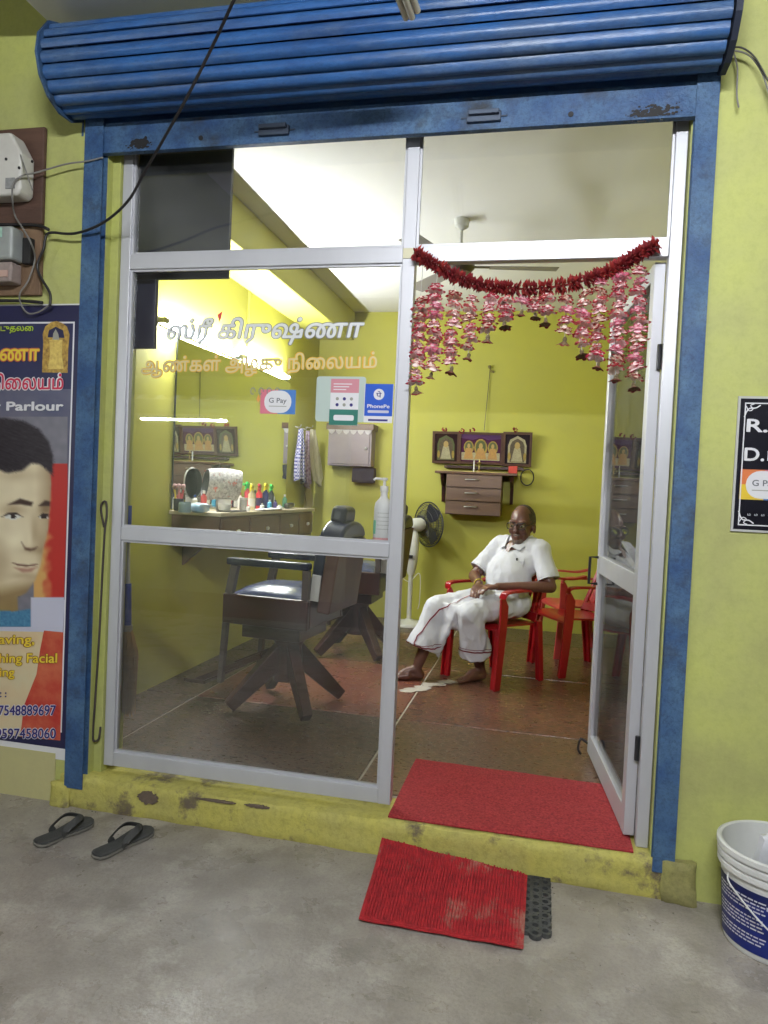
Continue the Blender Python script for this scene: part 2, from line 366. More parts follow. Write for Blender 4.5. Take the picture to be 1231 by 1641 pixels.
# ================================================================== rolling shutter
RS = T('rolling_shutter', 'blue steel roller shutter rolled up above the shop entrance', 'shutter', (1.2, -.02, 2.75))
for x0, x1, web, zb, zt in ((0.0, .086, 0.0, .085, 2.90), (2.376, 2.45, 2.445, .10, 2.92)):
    g = MB(); g.b2((x0, -.038, zb), (x1, -.034, zt)); g.b2((x0, -.0045, zb), (x1, -.0005, zt)); g.b2((web, -.034, zb), (web+.005, -.0045, zt))
    g.build('guide_rail', BLUEP, RS)
br = MB(); br.b2((.012, -.028, 2.752), (2.437, -.010, 2.872)); br.b2((.06, -.036, 2.748), (2.40, -.006, 2.7565))
br = br.build('bottom_rail', BLUEP, RS, bevel=.002)
for px, py in ((440, 208), (776, 186)):
    c_ = fac(px, py, -.03); h = MB(); h.b2((c_.x-.062, -.044, c_.z-.024), (c_.x+.062, -.0285, c_.z+.012)); h.b2((c_.x-.056, -.060, c_.z-.004), (c_.x+.056, -.0445, c_.z+.012)); h.b2((c_.x-.085, -.033, c_.z-.006), (c_.x+.085, -.0286, c_.z)); h.build('handle', M('dull_blue_steel', srgb(72, 84, 104), .5, .3, var=srgb(40, 44, 52)), br, bevel=.004)
for px, py, sx, sz in ((222, 230, .06, .03), (1046, 180, .10, .035)):
    c_ = fac(px, py, -.03); h = MB()
    for k in range(90):
        a_ = random.gauss(0, .42)*sx; b_ = random.gauss(0, .42)*sz; r_ = random.uniform(.0015, .0085)*math.exp(-(a_/sx)**2-(b_/sz)**2)+.001; n_ = 7
        h.add([(c_.x+a_+r_*math.cos(j*2*PI/n_)*random.uniform(1, 2.2), -.0285-.00004*k, c_.z+b_+r_*math.sin(j*2*PI/n_)) for j in range(n_)], [tuple(range(n_))])
    h.build('grease_stain', GREASE, br, fix=False, kind='stuff')
for px, py in ((322, 221), (915, 183)):
    c_ = fac(px, py, -.029); MB().lathe([(.010, 0), (.010, .002)], 10, c_, Matrix.Rotation(PI/2, 3, 'X')).build('bolt_hole', GREASE, br)
CY, CZ, RR = -.118, 3.035, .160
ang = R(-48); pitch = .0500
for k in range(15):
    a1 = ang-pitch/RR; prof = []
    for j in range(9):
        t = j/8; a = ang+(a1-ang)*t; bul = .010*math.sin(PI*min(1, t*1.15)) - (.006 if t > .9 else 0)
        rr = RR+bul-.004*t; prof.append((CY+rr*math.cos(a), CZ+rr*math.sin(a)))
    V = [(x, p[0], p[1]) for x in (-.028, 2.432) for p in prof]+[(x, CY+(p[0]-CY)*.97, CZ+(p[1]-CZ)*.97) for x in (-.028, 2.432) for p in prof]
    n_ = 9; F = []
    for j in range(n_-1):
        F += [(j, j+1, n_+j+1, n_+j), (2*n_+j, 3*n_+j, 3*n_+j+1, 2*n_+j+1), (j, 2*n_+j, 2*n_+j+1, j+1), (n_+j, n_+j+1, 3*n_+j+1, 3*n_+j)]
    F += [(0, n_, 3*n_, 2*n_), (n_-1, 3*n_-1, 4*n_-1, 2*n_-1)]
    MB().add(V, F).build('slat', BLUE, RS, smooth=35)
    ang = a1-.022
# curtain strip that joins the roll to the bottom rail
MB().add([(x, y_, z_) for x in (.02, 2.43) for y_, z_ in ((-.012, 2.868), (-.014, 2.905), (-.026, 2.925))]+[(x, y_+.006, z_) for x in (.02, 2.43) for y_, z_ in ((-.012, 2.868), (-.014, 2.905), (-.026, 2.925))], [(0, 1, 4, 3), (1, 2, 5, 4), (6, 9, 10, 7), (7, 10, 11, 8), (2, 8, 11, 5), (0, 3, 9, 6)]).build('slat', BLUE, RS)
for x, th in ((-.042, .010), (2.438, .02)):
    pl = [(CY+(RR+.020)*math.cos(R(a)), CZ+(RR+.020)*math.sin(R(a))) for a in (-50, -75, -100, -125, -150, -175, -200, -230, -260, 80)]
    pl = [(min(y_, -.002), min(z_, 3.262)) for y_, z_ in pl]+[(-.002, 3.26), (-.002, 2.84)]
    MB().prism(pl, (x, 0, 0), (0, 1, 0), (0, 0, 1), (1, 0, 0), th).build('end_plate', BLUEP if x < 1 else M('dark_plate_blue', srgb(26, 36, 58), .7, var=srgb(14, 16, 22), vscale=8), RS, bevel=.003)  # right plate gets a darker blue than the left one
MB().tube([(-.02, CY, CZ), (2.42, CY, CZ)], .06, 16).build('shaft', GREASE, RS, smooth=40)

# ================================================================== aluminium shopfront
SF = T('aluminium_shopfront', 'silver aluminium glazed shopfront with its door standing open', 'shopfront', (1.2, .075, FL))
Y0, Y1 = .05, .098
def alu(name, lo, hi, par=SF, **k): return MB().b2(lo, hi).build(name, ALU, par, bevel=.003, **k)
alu('stile', (.126, Y0, .165), (.172, Y1, 2.86))
alu('mullion', (1.350, Y0-.002, .166), (1.400, Y1, 2.86))
alu('jamb', (2.328, Y0-.002, .141), (2.371, Y1, 2.86))
alu('rail', (.1722, Y0+.001, 2.298), (1.3498, Y1-.001, 2.361))
alu('rail', (1.4002, Y0+.001, 2.298), (2.3278, Y1-.001, 2.361))
alu('rail', (.1722, Y0+.001, 1.147), (1.3498, Y1-.001, 1.204))
alu('rail', (.1722, Y0+.001, .166), (1.3498, Y1-.001, .228))
alu('rail', (.1722, Y0+.001, 2.80), (1.3498, Y1-.001, 2.859))
alu('rail', (1.4002, Y0+.001, 2.80), (2.3278, Y1-.001, 2.859))
MB().b2((1.352, Y0-.006, 2.312), (1.398, Y0-.0025, 2.352)).build('joint_plate', M('cream_plastic', (.62, .58, .40, 1), .5), SF, bevel=.004)
gb = MB()
for xa, xb, za, zb in ((.172, 1.35, 2.361, 2.80), (1.40, 2.328, 2.361, 2.80), (.172, 1.35, 1.204, 2.298), (.172, 1.35, .228, 1.147)):
    MB().b2((xa-.006, .073, za-.006), (xb+.006, .078, zb+.006)).build('pane', GLASS, SF)
    for lo, hi in (((xa, .060, za), (xa+.009, .0725, zb)), ((xb-.009, .060, za), (xb, .0725, zb)), ((xa+.0092, .060, za), (xb-.0092, .0725, za+.009)), ((xa+.0092, .060, zb-.009), (xb-.0092, .0725, zb))):
        MB().b2(lo, hi).build('glazing_bead', ALU, SF)
# the open door leaf
H0, H1 = Vector((2.308, .098, 0)), Vector((2.226, .985, 0)); dd = (H1-H0).normalized(); dn = Vector((dd.y, -dd.x, 0)); DL = (H1-H0).length
dr = MB()
def leaf(u0, u1, z0, z1, w0=-.02, w1=.02):
    P = [H0+dd*u+dn*w+Vector((0, 0, z)) for z in (z0, z1) for u, w in ((u0, w0), (u1, w0), (u1, w1), (u0, w1))]
    return MB().add(P, [(3, 2, 1, 0), (4, 5, 6, 7), (0, 1, 5, 4), (1, 2, 6, 5), (2, 3, 7, 6), (3, 0, 4, 7)])
door = leaf(0, .058, .158, 2.292).build('door', ALU, SF, bevel=.003, label='hinged glass door swung inward')
leaf(DL-.052, DL, .158, 2.292).build('door_stile', ALU, door, bevel=.003)
leaf(.0582, DL-.0522, .159, .255, -.0195, .0195).build('door_rail', ALU, door, bevel=.003)
leaf(.0582, DL-.0522, 1.055, 1.140, -.0195, .0195).build('door_rail', ALU, door, bevel=.003)
leaf(.0582, DL-.0522, 2.235, 2.291, -.0195, .0195).build('door_rail', ALU, door, bevel=.003)
DGL = glass_mat('milky_door_glass', (1, 1, 1, 1), .10, 1.28)  # milky haze put into the shader, with weaker mirroring
leaf(.055, DL-.05, .25, 1.058, -.002, .002).build('pane', DGL, door)
leaf(.055, DL-.05, 1.137, 2.24, -.002, .002).build('pane', DGL, door)
for z in (.45, 1.9):
    p_ = H0+Vector((.012, -.012, z)); MB().tube([p_, p_+Vector((0, 0, .09))], .009, 8).build('hinge', M('dark_steel', (.05, .05, .055, 1), .4, .8), door, smooth=40)
p_ = H0+dd*(DL-.03)+Vector((0, 0, 1.0)); MB().tube([p_-dn*.02, p_-dn*.06, p_-dn*.06+Vector((0, 0, .13)), p_-dn*.02+Vector((0, 0, .13))], .007).build('handle', MATS['dark_steel'], door, smooth=40)
p_ = H0+dd*(DL-.01)+Vector((0, 0, .20)); MB().tube(smooth_path([p_-dn*.02, p_-dn*.055+Vector((0, 0, .02)), p_-dn*.065+Vector((0, 0, -.03)), p_-dn*.05+Vector((0, 0, -.055))]), .006).build('floor_hook', MATS['dark_steel'], door, smooth=40)

# ================================================================== black panels that darken the upper left glass
dk = M('black_panels', (.016, .017, .024, 1), .45, var=(.03, .03, .04, 1), vscale=3)
bb = T('black_panels', 'plain black panels behind the upper left glass, above the broom', 'board', (.3, .16, 1.97))
a_, b_ = fac(218, 255, .16), fac(366, 440, .16)
MB().b2((.08, .155, 2.285), (b_.x, .175, 2.84)).build('panel', dk, bb, bevel=.002)
MB().b2((.08, .154, 1.985), (fac(250, 500, .16).x, .176, 2.2845)).build('panel', M('navy_black_panel', (.018, .02, .04, 1), .35), bb, bevel=.002)
# ================================================================== lamps
PLW = M('white_plastic', (.72, .72, .70, 1), .45)
def tube_light(p, q, strength, label, up=(0, 0, 1), name='tube_light', housing=True, group=None, col=(.93, .97, 1.0, 1)):
    p, q, up = Vector(p), Vector(q), Vector(up); t = T(name, label, 'lamp', tuple(p.lerp(q, .5)), group); d = (q-p).normalized()
    MB().tube([p, q], .014, 12, caps=True).build('glowing_tube', EM('lit_tube', col, strength), t, smooth=40)
    for a, s in ((p, 1), (q, -1)):
        MB().tube([a-d*s*.03, a+d*s*.012], .017, 12).build('end_cap', PLW, t, smooth=40)
        MB().bar(a-d*s*.022+up*.004, a-d*s*.022+up*.052, .03, .02, d).build('holder', PLW, t, bevel=.003)
    if housing: MB().bar(p-d*.06+up*.055, q+d*.06+up*.055, .045, .028, up).build('batten', PLW, t, bevel=.004)
    return t
tube_light((-.30, 1.20, 2.355), (-.30, 2.22, 2.355), TUBE_IN, 'lit fluorescent tube over the mirror, nearer the shop window', (-1, 0, 0), group='tubes over the mirror')
tube_light((-.30, 2.36, 2.355), (-.30, 3.28, 2.355), TUBE_IN, 'lit fluorescent tube over the mirror, nearer the rear wall', (-1, 0, 0), group='tubes over the mirror')
tube_light((1.45, -3.05, 3.13), (2.60, -3.05, 3.13), TUBE_PORCH, 'white tube light hung under the porch ceiling facing the shop')
MB().b2((1.50, -3.06, 3.185), (1.52, -3.04, 3.272)).build('hanger', PLW, S.objects['tube_light.002']) if False else None
PB = T('pipe_bundle', 'bundle of pale plastic pipes under the porch ceiling, its end before the shutter', 'pipes', tuple(fac(660, 30, -.5)))
pt = fac(660, 28, -.5)
for k, (dx, dz) in enumerate(((-.018, 0), (.004, -.008), (.022, .002), (-.004, .016), (.015, .018))):
    MB().tube([(pt.x+dx, -.5-.012*k, pt.z+dz), (pt.x+dx-.10, -1.6, pt.z+dz+.10)], .0105, 10).build('pipe', M('ivory_plastic', (.56, .54, .44, 1), .5, var=(.42, .40, .33, 1), vscale=8, stretch=(1, .2, 1)), PB, smooth=40)
# a lit stall across the lane: it shows as a reflection in the glass
tube_light((-3.1, -5.4, 2.17), (-1.9, -5.4, 2.17), TUBE_FAR, 'lit tube under the corrugated awning across the lane')
AW = T('corrugated_awning', 'grey corrugated sheet awning on posts across the lane', 'awning', (-2.4, -6.2, -.16))
n_ = 96; V = []
for j in range(2):
    for i in range(n_+1):
        x = -4.4+3.8*i/n_; V.append((x, -5.15-1.6*j, 2.42+.18*j+.025*math.sin(i*2*PI/6)))
V += [(a, b, c+.008) for a, b, c in V]; m_ = n_+1
MB().add(V, [(i, i+1, m_+i+1, m_+i) for i in range(n_)]+[(2*m_+i, 3*m_+i, 3*m_+i+1, 2*m_+i+1) for i in range(n_)]+[(i, 2*m_+i, 2*m_+i+1, i+1) for i in range(n_)]).build('sheet', M('cement_sheet', (.55, .55, .53, 1), .8), AW, smooth=60)
for x in (-4.2, -.8):
    MB().bar((x, -5.3, -.16), (x, -5.3, 2.40), .07, .07).build('post', M('grey_wood', (.2, .17, .14, 1), .8), AW)
MB().b2((-4.3, -6.78, -.16), (-.7, -6.6, 2.9)).build('stall_wall', M('pale_green_wall', (.4, .44, .3, 1), .8), AW)

# ================================================================== things on the front wall
WOOD = M('old_brown_board', srgb(92, 66, 54), .7, var=srgb(60, 42, 36), vscale=9, vamt=.9, stretch=(.25, 1, 2), bump=.3, bscale=40)
CABLE = M('black_cable', (.018, .016, .018, 1), .45)
GREYC = M('grey_cable', (.2, .19, .18, 1), .5)
mb_ = T('meter_board', 'brown wooden board with white switch box high on the wall', 'board', (-.4, -.01, 2.47))
MB().b2((-.66, -.022, 2.475), (-.205, -.0005, 2.883)).build('backboard', WOOD, mb_, bevel=.006)
bx = MB(); bx.prism([(-.62, 2.565), (-.262, 2.565), (-.245, 2.585), (-.245, 2.735), (-.30, 2.825), (-.62, 2.825)], (0, -.0225, 0), (1, 0, 0), (0, 0, 1), (0, -1, 0), .085)
bx = bx.build('switch_box', M('dirty_white_enamel', (.62, .60, .56, 1), .5, var=(.45, .42, .38, 1), vscale=8), mb_, bevel=.012, seg=3)
for px, py in ((52, 259), (31, 269), (10, 255)):
    c_ = fac(px, py, -.108); MB().lathe([(.006, 0), (.006, .003)], 8, c_, Matrix.Rotation(PI/2, 3, 'X')).build('screw', GREASE, bx)
c_ = fac(17, 294, -.1075); MB().b2((c_.x-.022, -.112, c_.z-.022), (c_.x+.022, -.1078, c_.z+.022)).build('seal_plate', M('grey_seal', (.3, .3, .3, 1), .5, var=(.1, .1, .1, 1), vscale=60), bx)
em = T('electricity_meter', 'grey electricity meter on a wooden board below the white switch box', 'meter', (-.4, -.01, 2.16))
MB().b2((-.66, -.020, 2.175), (-.205, -.0005, 2.466)).build('backboard', M('pale_worn_board', srgb(128, 102, 78), .8, var=srgb(84, 64, 52), vscale=8, bump=.3, stretch=(1, 1, .3)), em, bevel=.005)
MB().b2((-.62, -.10, 2.305), (-.285, -.0205, 2.445)).build('meter_body', M('grey_meter_case', (.33, .35, .34, 1), .4, var=(.2, .2, .2, 1), vscale=10), em, bevel=.015, seg=3)
MB().b2((-.60, -.1045, 2.395), (-.33, -.1005, 2.436)).build('meter_window', M('green_lens', (.30, .52, .42, 1), .15, var=(.5, .6, .55, 1), vscale=12), em, bevel=.002)
MB().b2((-.60, -.085, 2.215), (-.295, -.0205, 2.300)).build('terminal_cover', M('pinkish_terminal_cover', (.34, .27, .25, 1), .5, var=(.15, .12, .11, 1), vscale=20), em, bevel=.008)
MB().b2((-.36, -.09, 2.235), (-.31, -.0855, 2.262)).build('fuse', M('pink_fuse', (.5, .33, .28, 1), .4), em)
MB().b2((-.275, -.05, 2.30), (-.235, -.0205, 2.41)).build('cutout', GREASE, em, bevel=.004)
def wire(name, pts, r, mat, label, y=None, n=6):
    o = MB().tube(smooth_path(pts, n), r, 8).build(name, mat, None, smooth=True); return tag(o, label, 'cable')
fy = lambda pts, y: [fac(px, py, y) for px, py in pts]
wire('cable', fy([(375, 0), (372, 6)], -.62)+[fac(340, 75, -.52), fac(300, 155, -.42), fac(258, 230, -.30), fac(232, 275, -.22), fac(205, 322, -.15), fac(165, 357, -.10), fac(120, 374, -.06), fac(80, 373, -.05), fac(72, 385, -.05), fac(70, 398, -.05), fac(60, 425, -.05), fac(66, 445, -.05), fac(80, 470, -.05), fac(80, 490, -.05)], .0055, CABLE, 'long black cable hanging diagonally from the shutter to the meter', n=8)
wire('cable', [fac(165, 252, -.045), fac(141, 258, -.045), fac(105, 263, -.05), fac(60, 276, -.06), fac(35, 282, -.115), fac(21, 295, -.118), fac(20, 320, -.118), fac(24, 345, -.06), fac(38, 368, -.12), fac(50, 390, -.11), fac(56, 415, -.05), fac(45, 450, -.05), fac(32, 470, -.05), fac(34, 488, -.03), fac(45, 502, -.03), fac(62, 500, -.03), fac(80, 488, -.03)], .0036, GREYC, 'thin grey wire looping over the white switch box')
wire('cable', [fac(-40, 360, -.03), fac(20, 360, -.035), fac(60, 361, -.04), fac(78, 368, -.05)], .007, CABLE, 'thick black cable running below the wooden switch board')
wire('cable', [fac(-40, 482, -.03), fac(30, 482, -.03), fac(68, 485, -.03)], .007, CABLE, 'thick black cable running along the top of the barber poster')
wire('cable', [fac(33, 248, -.112), fac(42, 275, -.125), fac(52, 305, -.118)], .0025, GREYC, 'loose grey wire end across the switch box corner')
for q, pts in enumerate([[(1168, 78), (1188, 76), (1210, 92), (1232, 130), (1250, 150)], [(1170, 80), (1200, 88), (1222, 118), (1238, 170)], [(1176, 84), (1182, 110), (1181, 150), (1184, 172)]]):
    wire('cable', fy(pts, -.06+.012*q), .003, GREYC if q else CABLE, ['black wire sprouting beside the shutter end over the green wall', 'grey wire drooping from the shutter end', 'short grey wire dangling straight down beside the shutter end'][q])

# ---------------- barber poster
PX, PZ, PN = Vector((1, 0, 0)), Vector((0, 0, 1)), Vector((0, -1, 0))
pa, pb = fac(137, 492), fac(110, 1217)
PT = T('barber_poster', 'barber shop poster with a young man\'s face on the front wall', 'poster', (-.45, -.004, .19))
xr = -.004; zt = 2.135; zb = .235; xl = -.93
NAVY = M('navy_print', srgb(26, 26, 66), .35, var=srgb(38, 34, 72), vscale=2)
MB().b2((xl, -.004, .185), (xr-.005, -.0005, zt+.006)).build('sheet', M('white_vinyl', (.68, .67, .68, 1), .4), PT)
def flat(name, poly, mat, k, par=PT, y0=-.0042):           # printed shape: 2-D outline in wall x, z
    return MB().add([(a, y0-.0003*k, b) for a, b in poly], [tuple(range(len(poly)))]).build(name, mat, par, fix=False)
rect = lambda a, b, c, d: [(a, b), (c, b), (c, d), (a, d)]
flat('border', rect(xl, zb, xr-.008, zt), NAVY, 1)
WHP = M('white_print', (.70, .69, .72, 1), .35)
xi = fac(112, 800).x
flat('frame_line', rect(xl, .305, xi, 2.065), WHP, 2)
xi -= .007
flat('print_ground', rect(xl, .312, xi, 2.058), M('slate_print', srgb(70, 74, 104), .35, var=srgb(112, 108, 122), vscale=2.4, vamt=1), 3)
flat('print_band', rect(xl, 1.78, xi, 2.057), M('dark_slate_print', srgb(34, 36, 74), .35, var=srgb(48, 50, 92), vscale=5), 4)
REDP = M('red_print', srgb(176, 44, 40), .35, var=srgb(206, 120, 84), vscale=7, vamt=.8)
PEACH = M('cream_print', srgb(206, 194, 160), .35, var=srgb(216, 172, 128), vscale=5)
PALE = M('pale_print', srgb(190, 190, 208), .35)
F2 = lambda pts: [(fac(a, b).x, fac(a, b).z) for a, b in pts]
flat('print_patch', F2([(-80, 960), (60, 955), (105, 961), (102, 1014), (-80, 1010)]), PALE, 5)
flat('print_patch', F2([(-80, 1009), (103, 1013), (98, 1186), (-80, 1168)]), PEACH, 6)
flat('print_patch', F2([(72, 1010), (103, 1013), (98, 1186), (34, 1180), (40, 1130), (60, 1080), (66, 1040)]), REDP, 7)
def sdist(x, y, P):            # signed distance to an outline, negative inside
    d = 1e9; ins = False
    for i in range(len(P)):
        ax, ay = P[i-1]; bx_, by_ = P[i]; ex, ey = bx_-ax, by_-ay; t = max(0, min(1, ((x-ax)*ex+(y-ay)*ey)/(ex*ex+ey*ey+1e-9)))
        d = min(d, math.hypot(x-ax-t*ex, y-ay-t*ey))
        if (ay > y) != (by_ > y) and x < (bx_-ax)*(y-ay)/(by_-ay)+ax: ins = not ins
    return -d if ins else d
FACE = [(-70, 735), (10, 738), (52, 734), (82, 742), (84, 775), (82, 812), (79, 850), (71, 880), (67, 905), (58, 930), (44, 950), (30, 957), (31, 980), (-70, 985)]
HAIRO = [(-70, 680), (-20, 671), (10, 670), (40, 675), (64, 688), (80, 708), (87, 732), (86, 762), (80, 756), (66, 744), (52, 742), (38, 754), (14, 758), (-10, 748), (-70, 742)]
MARKS = [([(14, 809), (34, 799), (55, 805), (52, 811), (34, 808)], (66, 48, 42), 3), ([(63, 811), (74, 802), (84, 804), (82, 811)], (66, 48, 42), 3),
         ([(3, 829), (14, 822), (28, 821), (40, 829), (30, 825), (16, 825)], (52, 40, 40), 1.5), ([(63, 829), (70, 822), (80, 824), (80, 829), (72, 825)], (52, 40, 40), 1.5),
         ([(36, 868), (42, 877), (52, 879), (62, 876), (58, 881), (50, 883), (42, 881)], (96, 70, 58), 3.5), ([(20, 901), (34, 904), (48, 905), (64, 903), (58, 906), (44, 908), (30, 906)], (96, 60, 54), 2),
         ([(24, 909), (46, 911), (62, 908), (52, 916), (38, 917)], (172, 128, 112), 4), ([(32, 956), (40, 956), (43, 970), (52, 974), (32, 980)], (34, 30, 38), 1.5)]
def face_rgb(x, y):
    nz_ = noise.noise(Vector((x*.09, y*.09, 0)))
    c = [118+10*nz_, 116+8*nz_, 126+8*nz_]
    if x > 56 and y > 742:                                        # red and amber ground to the right of the face
        k = max(0, min(1, (x-70-8*nz_)/14)); c = [206*(1-k)+178*k, 160*(1-k)+50*k, 96*(1-k)+44*k]
    e = sdist(x, y, FACE); k = max(0, min(1, .5-e/3))
    G = lambda cx_, cy_, a, b: math.exp(-((x-cx_)/a)**2-((y-cy_)/b)**2)
    sh = 1-.26*max(0, min(1, (x-58)/26))-.16*G(57, 850, 6, 26)-.34*max(0, min(1, (y-936+.28*x)/22))-.20*G(24, 817, 18, 9)-.20*G(73, 816, 10, 9)-.16*G(44, 922, 22, 6)-.14*G(52, 882, 16, 6)-.16*G(2, 905, 16, 34)-.10*G(66, 870, 8, 30)-.10*G(30, 762, 40, 10)+.06*G(26, 866, 14, 14)+.05*G(50, 862, 4, 12)
    sh += .03*noise.noise(Vector((x*.05, y*.05, 2)))
    s_ = [222*sh, 208*sh**1.25, 176*sh**1.5*(1-.12*max(0, (y-930)/40))]
    for cx_, cy_, r1, r2 in ((22, 828, 13, 4.5), (71, 828, 8, 4)):
        q = ((x-cx_)/r1)**2+((y-cy_)/r2)**2
        if q < 1: s_ = [216, 214, 206]
        if (x-cx_-1)**2+(y-cy_+.5)**2 < 20: s_ = [48, 36, 34]
    for P, col, soft in MARKS:
        xs = [p[0] for p in P]; ys = [p[1] for p in P]
        if min(xs)-6 < x < max(xs)+6 and min(ys)-6 < y < max(ys)+6:
            kk = max(0, min(1, .5-sdist(x, y, P)/soft)); s_ = [a*(1-kk)+b*kk for a, b in zip(s_, col)]
    c = [a*(1-k)+b*k for a, b in zip(c, s_)]
    e = sdist(x, y, HAIRO); k = max(0, min(1, .5-(e+2.5*noise.noise(Vector((x*.5, y*.5, 3))))/5)); st_ = 16*noise.noise(Vector((x*.06+y*.02, y*.45-x*.16, 0)))+8*noise.noise(Vector((x*.2, y*.9, 5)))
    c = [a*(1-k)+b*k for a, b in zip(c, (42+st_, 36+st_, 42+st_))]
    if y > 975 and x < 51: 
        k = max(0, min(1, (y-977-(x > 20)*(30-x)*.15)/3)); n2 = 24*noise.noise(Vector((x*.3, y*.3, 7))); c = [a*(1-k)+b*k for a, b in zip(c, (74+n2, 124+n2, 158+n2))]
    if y > 957 and x > 51: c = [192, 192, 210]
    return c
NXF, NYF = 74, 168; X0, X1_, YA, YB = -60, 110, 668, 1004
fx, fyy = lambda i: X0+(X1_-X0)*i/NXF, lambda j: YA+(YB-YA)*j/NYF
me = bpy.data.meshes.new('portrait_print'); VV = []; CC = []
for j in range(NYF+1):
    for i in range(NXF+1):
        q = fac(fx(i), fyy(j)); q.y = -.0072; q.x = min(q.x, xi-.001); VV.append(q-Vector(PT['_o'])); CC.append(srgb(*[max(2, min(250, v)) for v in face_rgb(fx(i), fyy(j))]))
me.from_pydata(VV, [], [(j*(NXF+1)+i, (j+1)*(NXF+1)+i, (j+1)*(NXF+1)+i+1, j*(NXF+1)+i+1) for j in range(NYF) for i in range(NXF)])
ca_ = me.color_attributes.new('col', 'FLOAT_COLOR', 'POINT')
for k, c in enumerate(CC): ca_.data[k].color = c
me.materials.append(VC('portrait_ink', .35)); o = bpy.data.objects.new('portrait_print', me); COL.objects.link(o); o.parent = PT
# gilded figure top right
GOLD = M('gold_print', srgb(196, 160, 70), .4, var=srgb(112, 78, 40), vscale=60, vamt=.9)
GREYP = M('grey_print', srgb(150, 150, 140), .4)
arch = [(69+13*0, 597), (71, 548), (70, 536), (74, 524), (83, 517), (92, 515), (101, 518), (109, 524), (113, 536), (111, 560), (110, 598)]
flat('gilt_figure', F2(arch), GOLD, 8)
flat('gilt_figure', F2([(78, 541), (80, 530), (91, 524), (103, 530), (105, 542)]), NAVY, 9)
flat('gilt_figure', F2([(86, 545), (87, 535), (91, 528), (95, 535), (97, 545)]), GREYP, 10)
flat('gilt_figure', F2([(81, 545), (102, 545), (101, 570), (104, 592), (78, 592), (82, 570)]), M('gold_print_bright', srgb(222, 196, 104), .4, var=srgb(150, 100, 50), vscale=70), 11)
# lettering
def ptext(body, px0, px1, py, cap_px, mat, k, bold=.02, name='lettering', right=True, outline=None, ob=.06):
    a, b = fac(px0, py), fac(px1, py); hgt = cap_px/1160*(b-Vector(CAM)).dot(_f)
    for (mt, kk, bd) in (([(outline, k, ob)] if outline else [])+[(mat, k+2, bold)]):
        lettering(name, body, mt, PT, (a.x, -.0044-.0004*kk, a.z), (1, 0, (b.z-a.z)/(b.x-a.x)), PZ, PN, hgt, b.x-a.x, bold=bd)
YEL = M('yellow_print', srgb(226, 196, 60), .4); ORG = M('orange_print', srgb(214, 150, 72), .4); PNK = M('crimson_print', srgb(196, 36, 74), .4); LIMEP = M('lime_print', srgb(170, 196, 50), .4); BRN = M('brown_print', srgb(120, 70, 30), .4); NUMB = M('violet_print', srgb(40, 32, 110), .4)
ptext('வேண்டுதலை', -40, 56, 531, 9, LIMEP, 12, .015)
ptext('கிருஷ்ணா', -95, 66, 578, 22, YEL, 12, .02, outline=REDP, ob=.07)
ptext('அழகு நிைலயம்', -95, 104, 624, 21, PNK, 12, .02, outline=WHP, ob=.07)
ptext("Men's Beauty Parlour", -150, 104, 658, 14, WHP, 12, .03)
ptext('Cutting & Saving,', -118, 58, 1031, 15, YEL, 12, .02, outline=BRN, ob=.055)
ptext('Bleaching Facial', -46, 94, 1061, 15, YEL, 12, .02, outline=BRN, ob=.055)
ptext('Colouring', -60, 26, 1083, 14, YEL, 12, .02, outline=BRN, ob=.055)
ptext('Contact :', -50, 13, 1116, 11, NUMB, 12, .02)
ptext('7548889697', 0, 92, 1145, 16, NUMB, 12, .02, outline=WHP, ob=.06)
ptext('9597458060', -4, 92, 1182, 16, NUMB, 12, .02, outline=WHP, ob=.06)

# ---------------- black sign on the right
SG = T('name_board', 'black painted sign with white lettering and payment sticker on wall', 'sign', (2.8, -.01, 1.33))
sx0, sz0, sz1 = 2.582, 1.332, 1.785
MB().b2((sx0-.008, -.008, sz0-.008), (3.15, -.0005, sz1+.008)).build('board', M('grey_board_edge', (.45, .45, .43, 1), .6), SG)
def sflat(name, poly, mat, k): return flat(name, poly, mat, k, SG, -.0082)
BLK = M('black_sign_paint', (.010, .010, .016, 1), .25)
sflat('panel', rect(sx0, sz0, 3.14, sz1), BLK, 1)
sl = MB()
for d_ in (.014, ):
    for lo, hi in (((sx0+d_, sz0+d_), (sx0+d_+.004, sz1-d_)), ((sx0+d_+.004, sz1-d_-.004), (3.13, sz1-d_)), ((sx0+d_+.004, sz0+d_), (3.13, sz0+d_+.004))):
        sl.add([(a, -.0090, b) for a, b in rect(lo[0], lo[1], hi[0], hi[1])], [(0, 1, 2, 3)])
for zc, s_ in ((sz1-.014, -1), (sz0+.014, 1)):
    xc = sx0+.014
    ribbon(sl, [(xc, -.0093, zc+s_*.05), (xc+.012, -.0093, zc+s_*.022), (xc+.035, -.0093, zc+s_*.018), (xc+.05, -.0093, zc+s_*.008)], .004, PN)
    ribbon(sl, [(xc+.004, -.0094, zc+s_*.012), (xc+.014, -.0094, zc+s_*.028), (xc+.026, -.0094, zc+s_*.022), (xc+.018, -.0094, zc+s_*.010), (xc+.03, -.0094, zc+s_*.004)], .003, PN)
sl.build('border_line', WHP, SG, fix=False)
lettering('lettering', 'R.', WHP, SG, (2.605, -.009, fac(1200, 692).z), PX, PZ, PN, .044, .068, bold=.02)
lettering('lettering', 'D.ரு', WHP, SG, (2.603, -.009, fac(1197, 738).z), PX, PZ, PN, .044, .145, bold=.02)
def rrect(x0, z0, x1, z1, r, n=5):
    out = []
    for cx_, cz_, a in ((x1-r, z1-r, 0), (x0+r, z1-r, 90), (x0+r, z0+r, 180), (x1-r, z0+r, 270)):
        out += [(cx_+r*math.cos(R(a+90*k/n)), cz_+r*math.sin(R(a+90*k/n))) for k in range(n+1)]
    return out
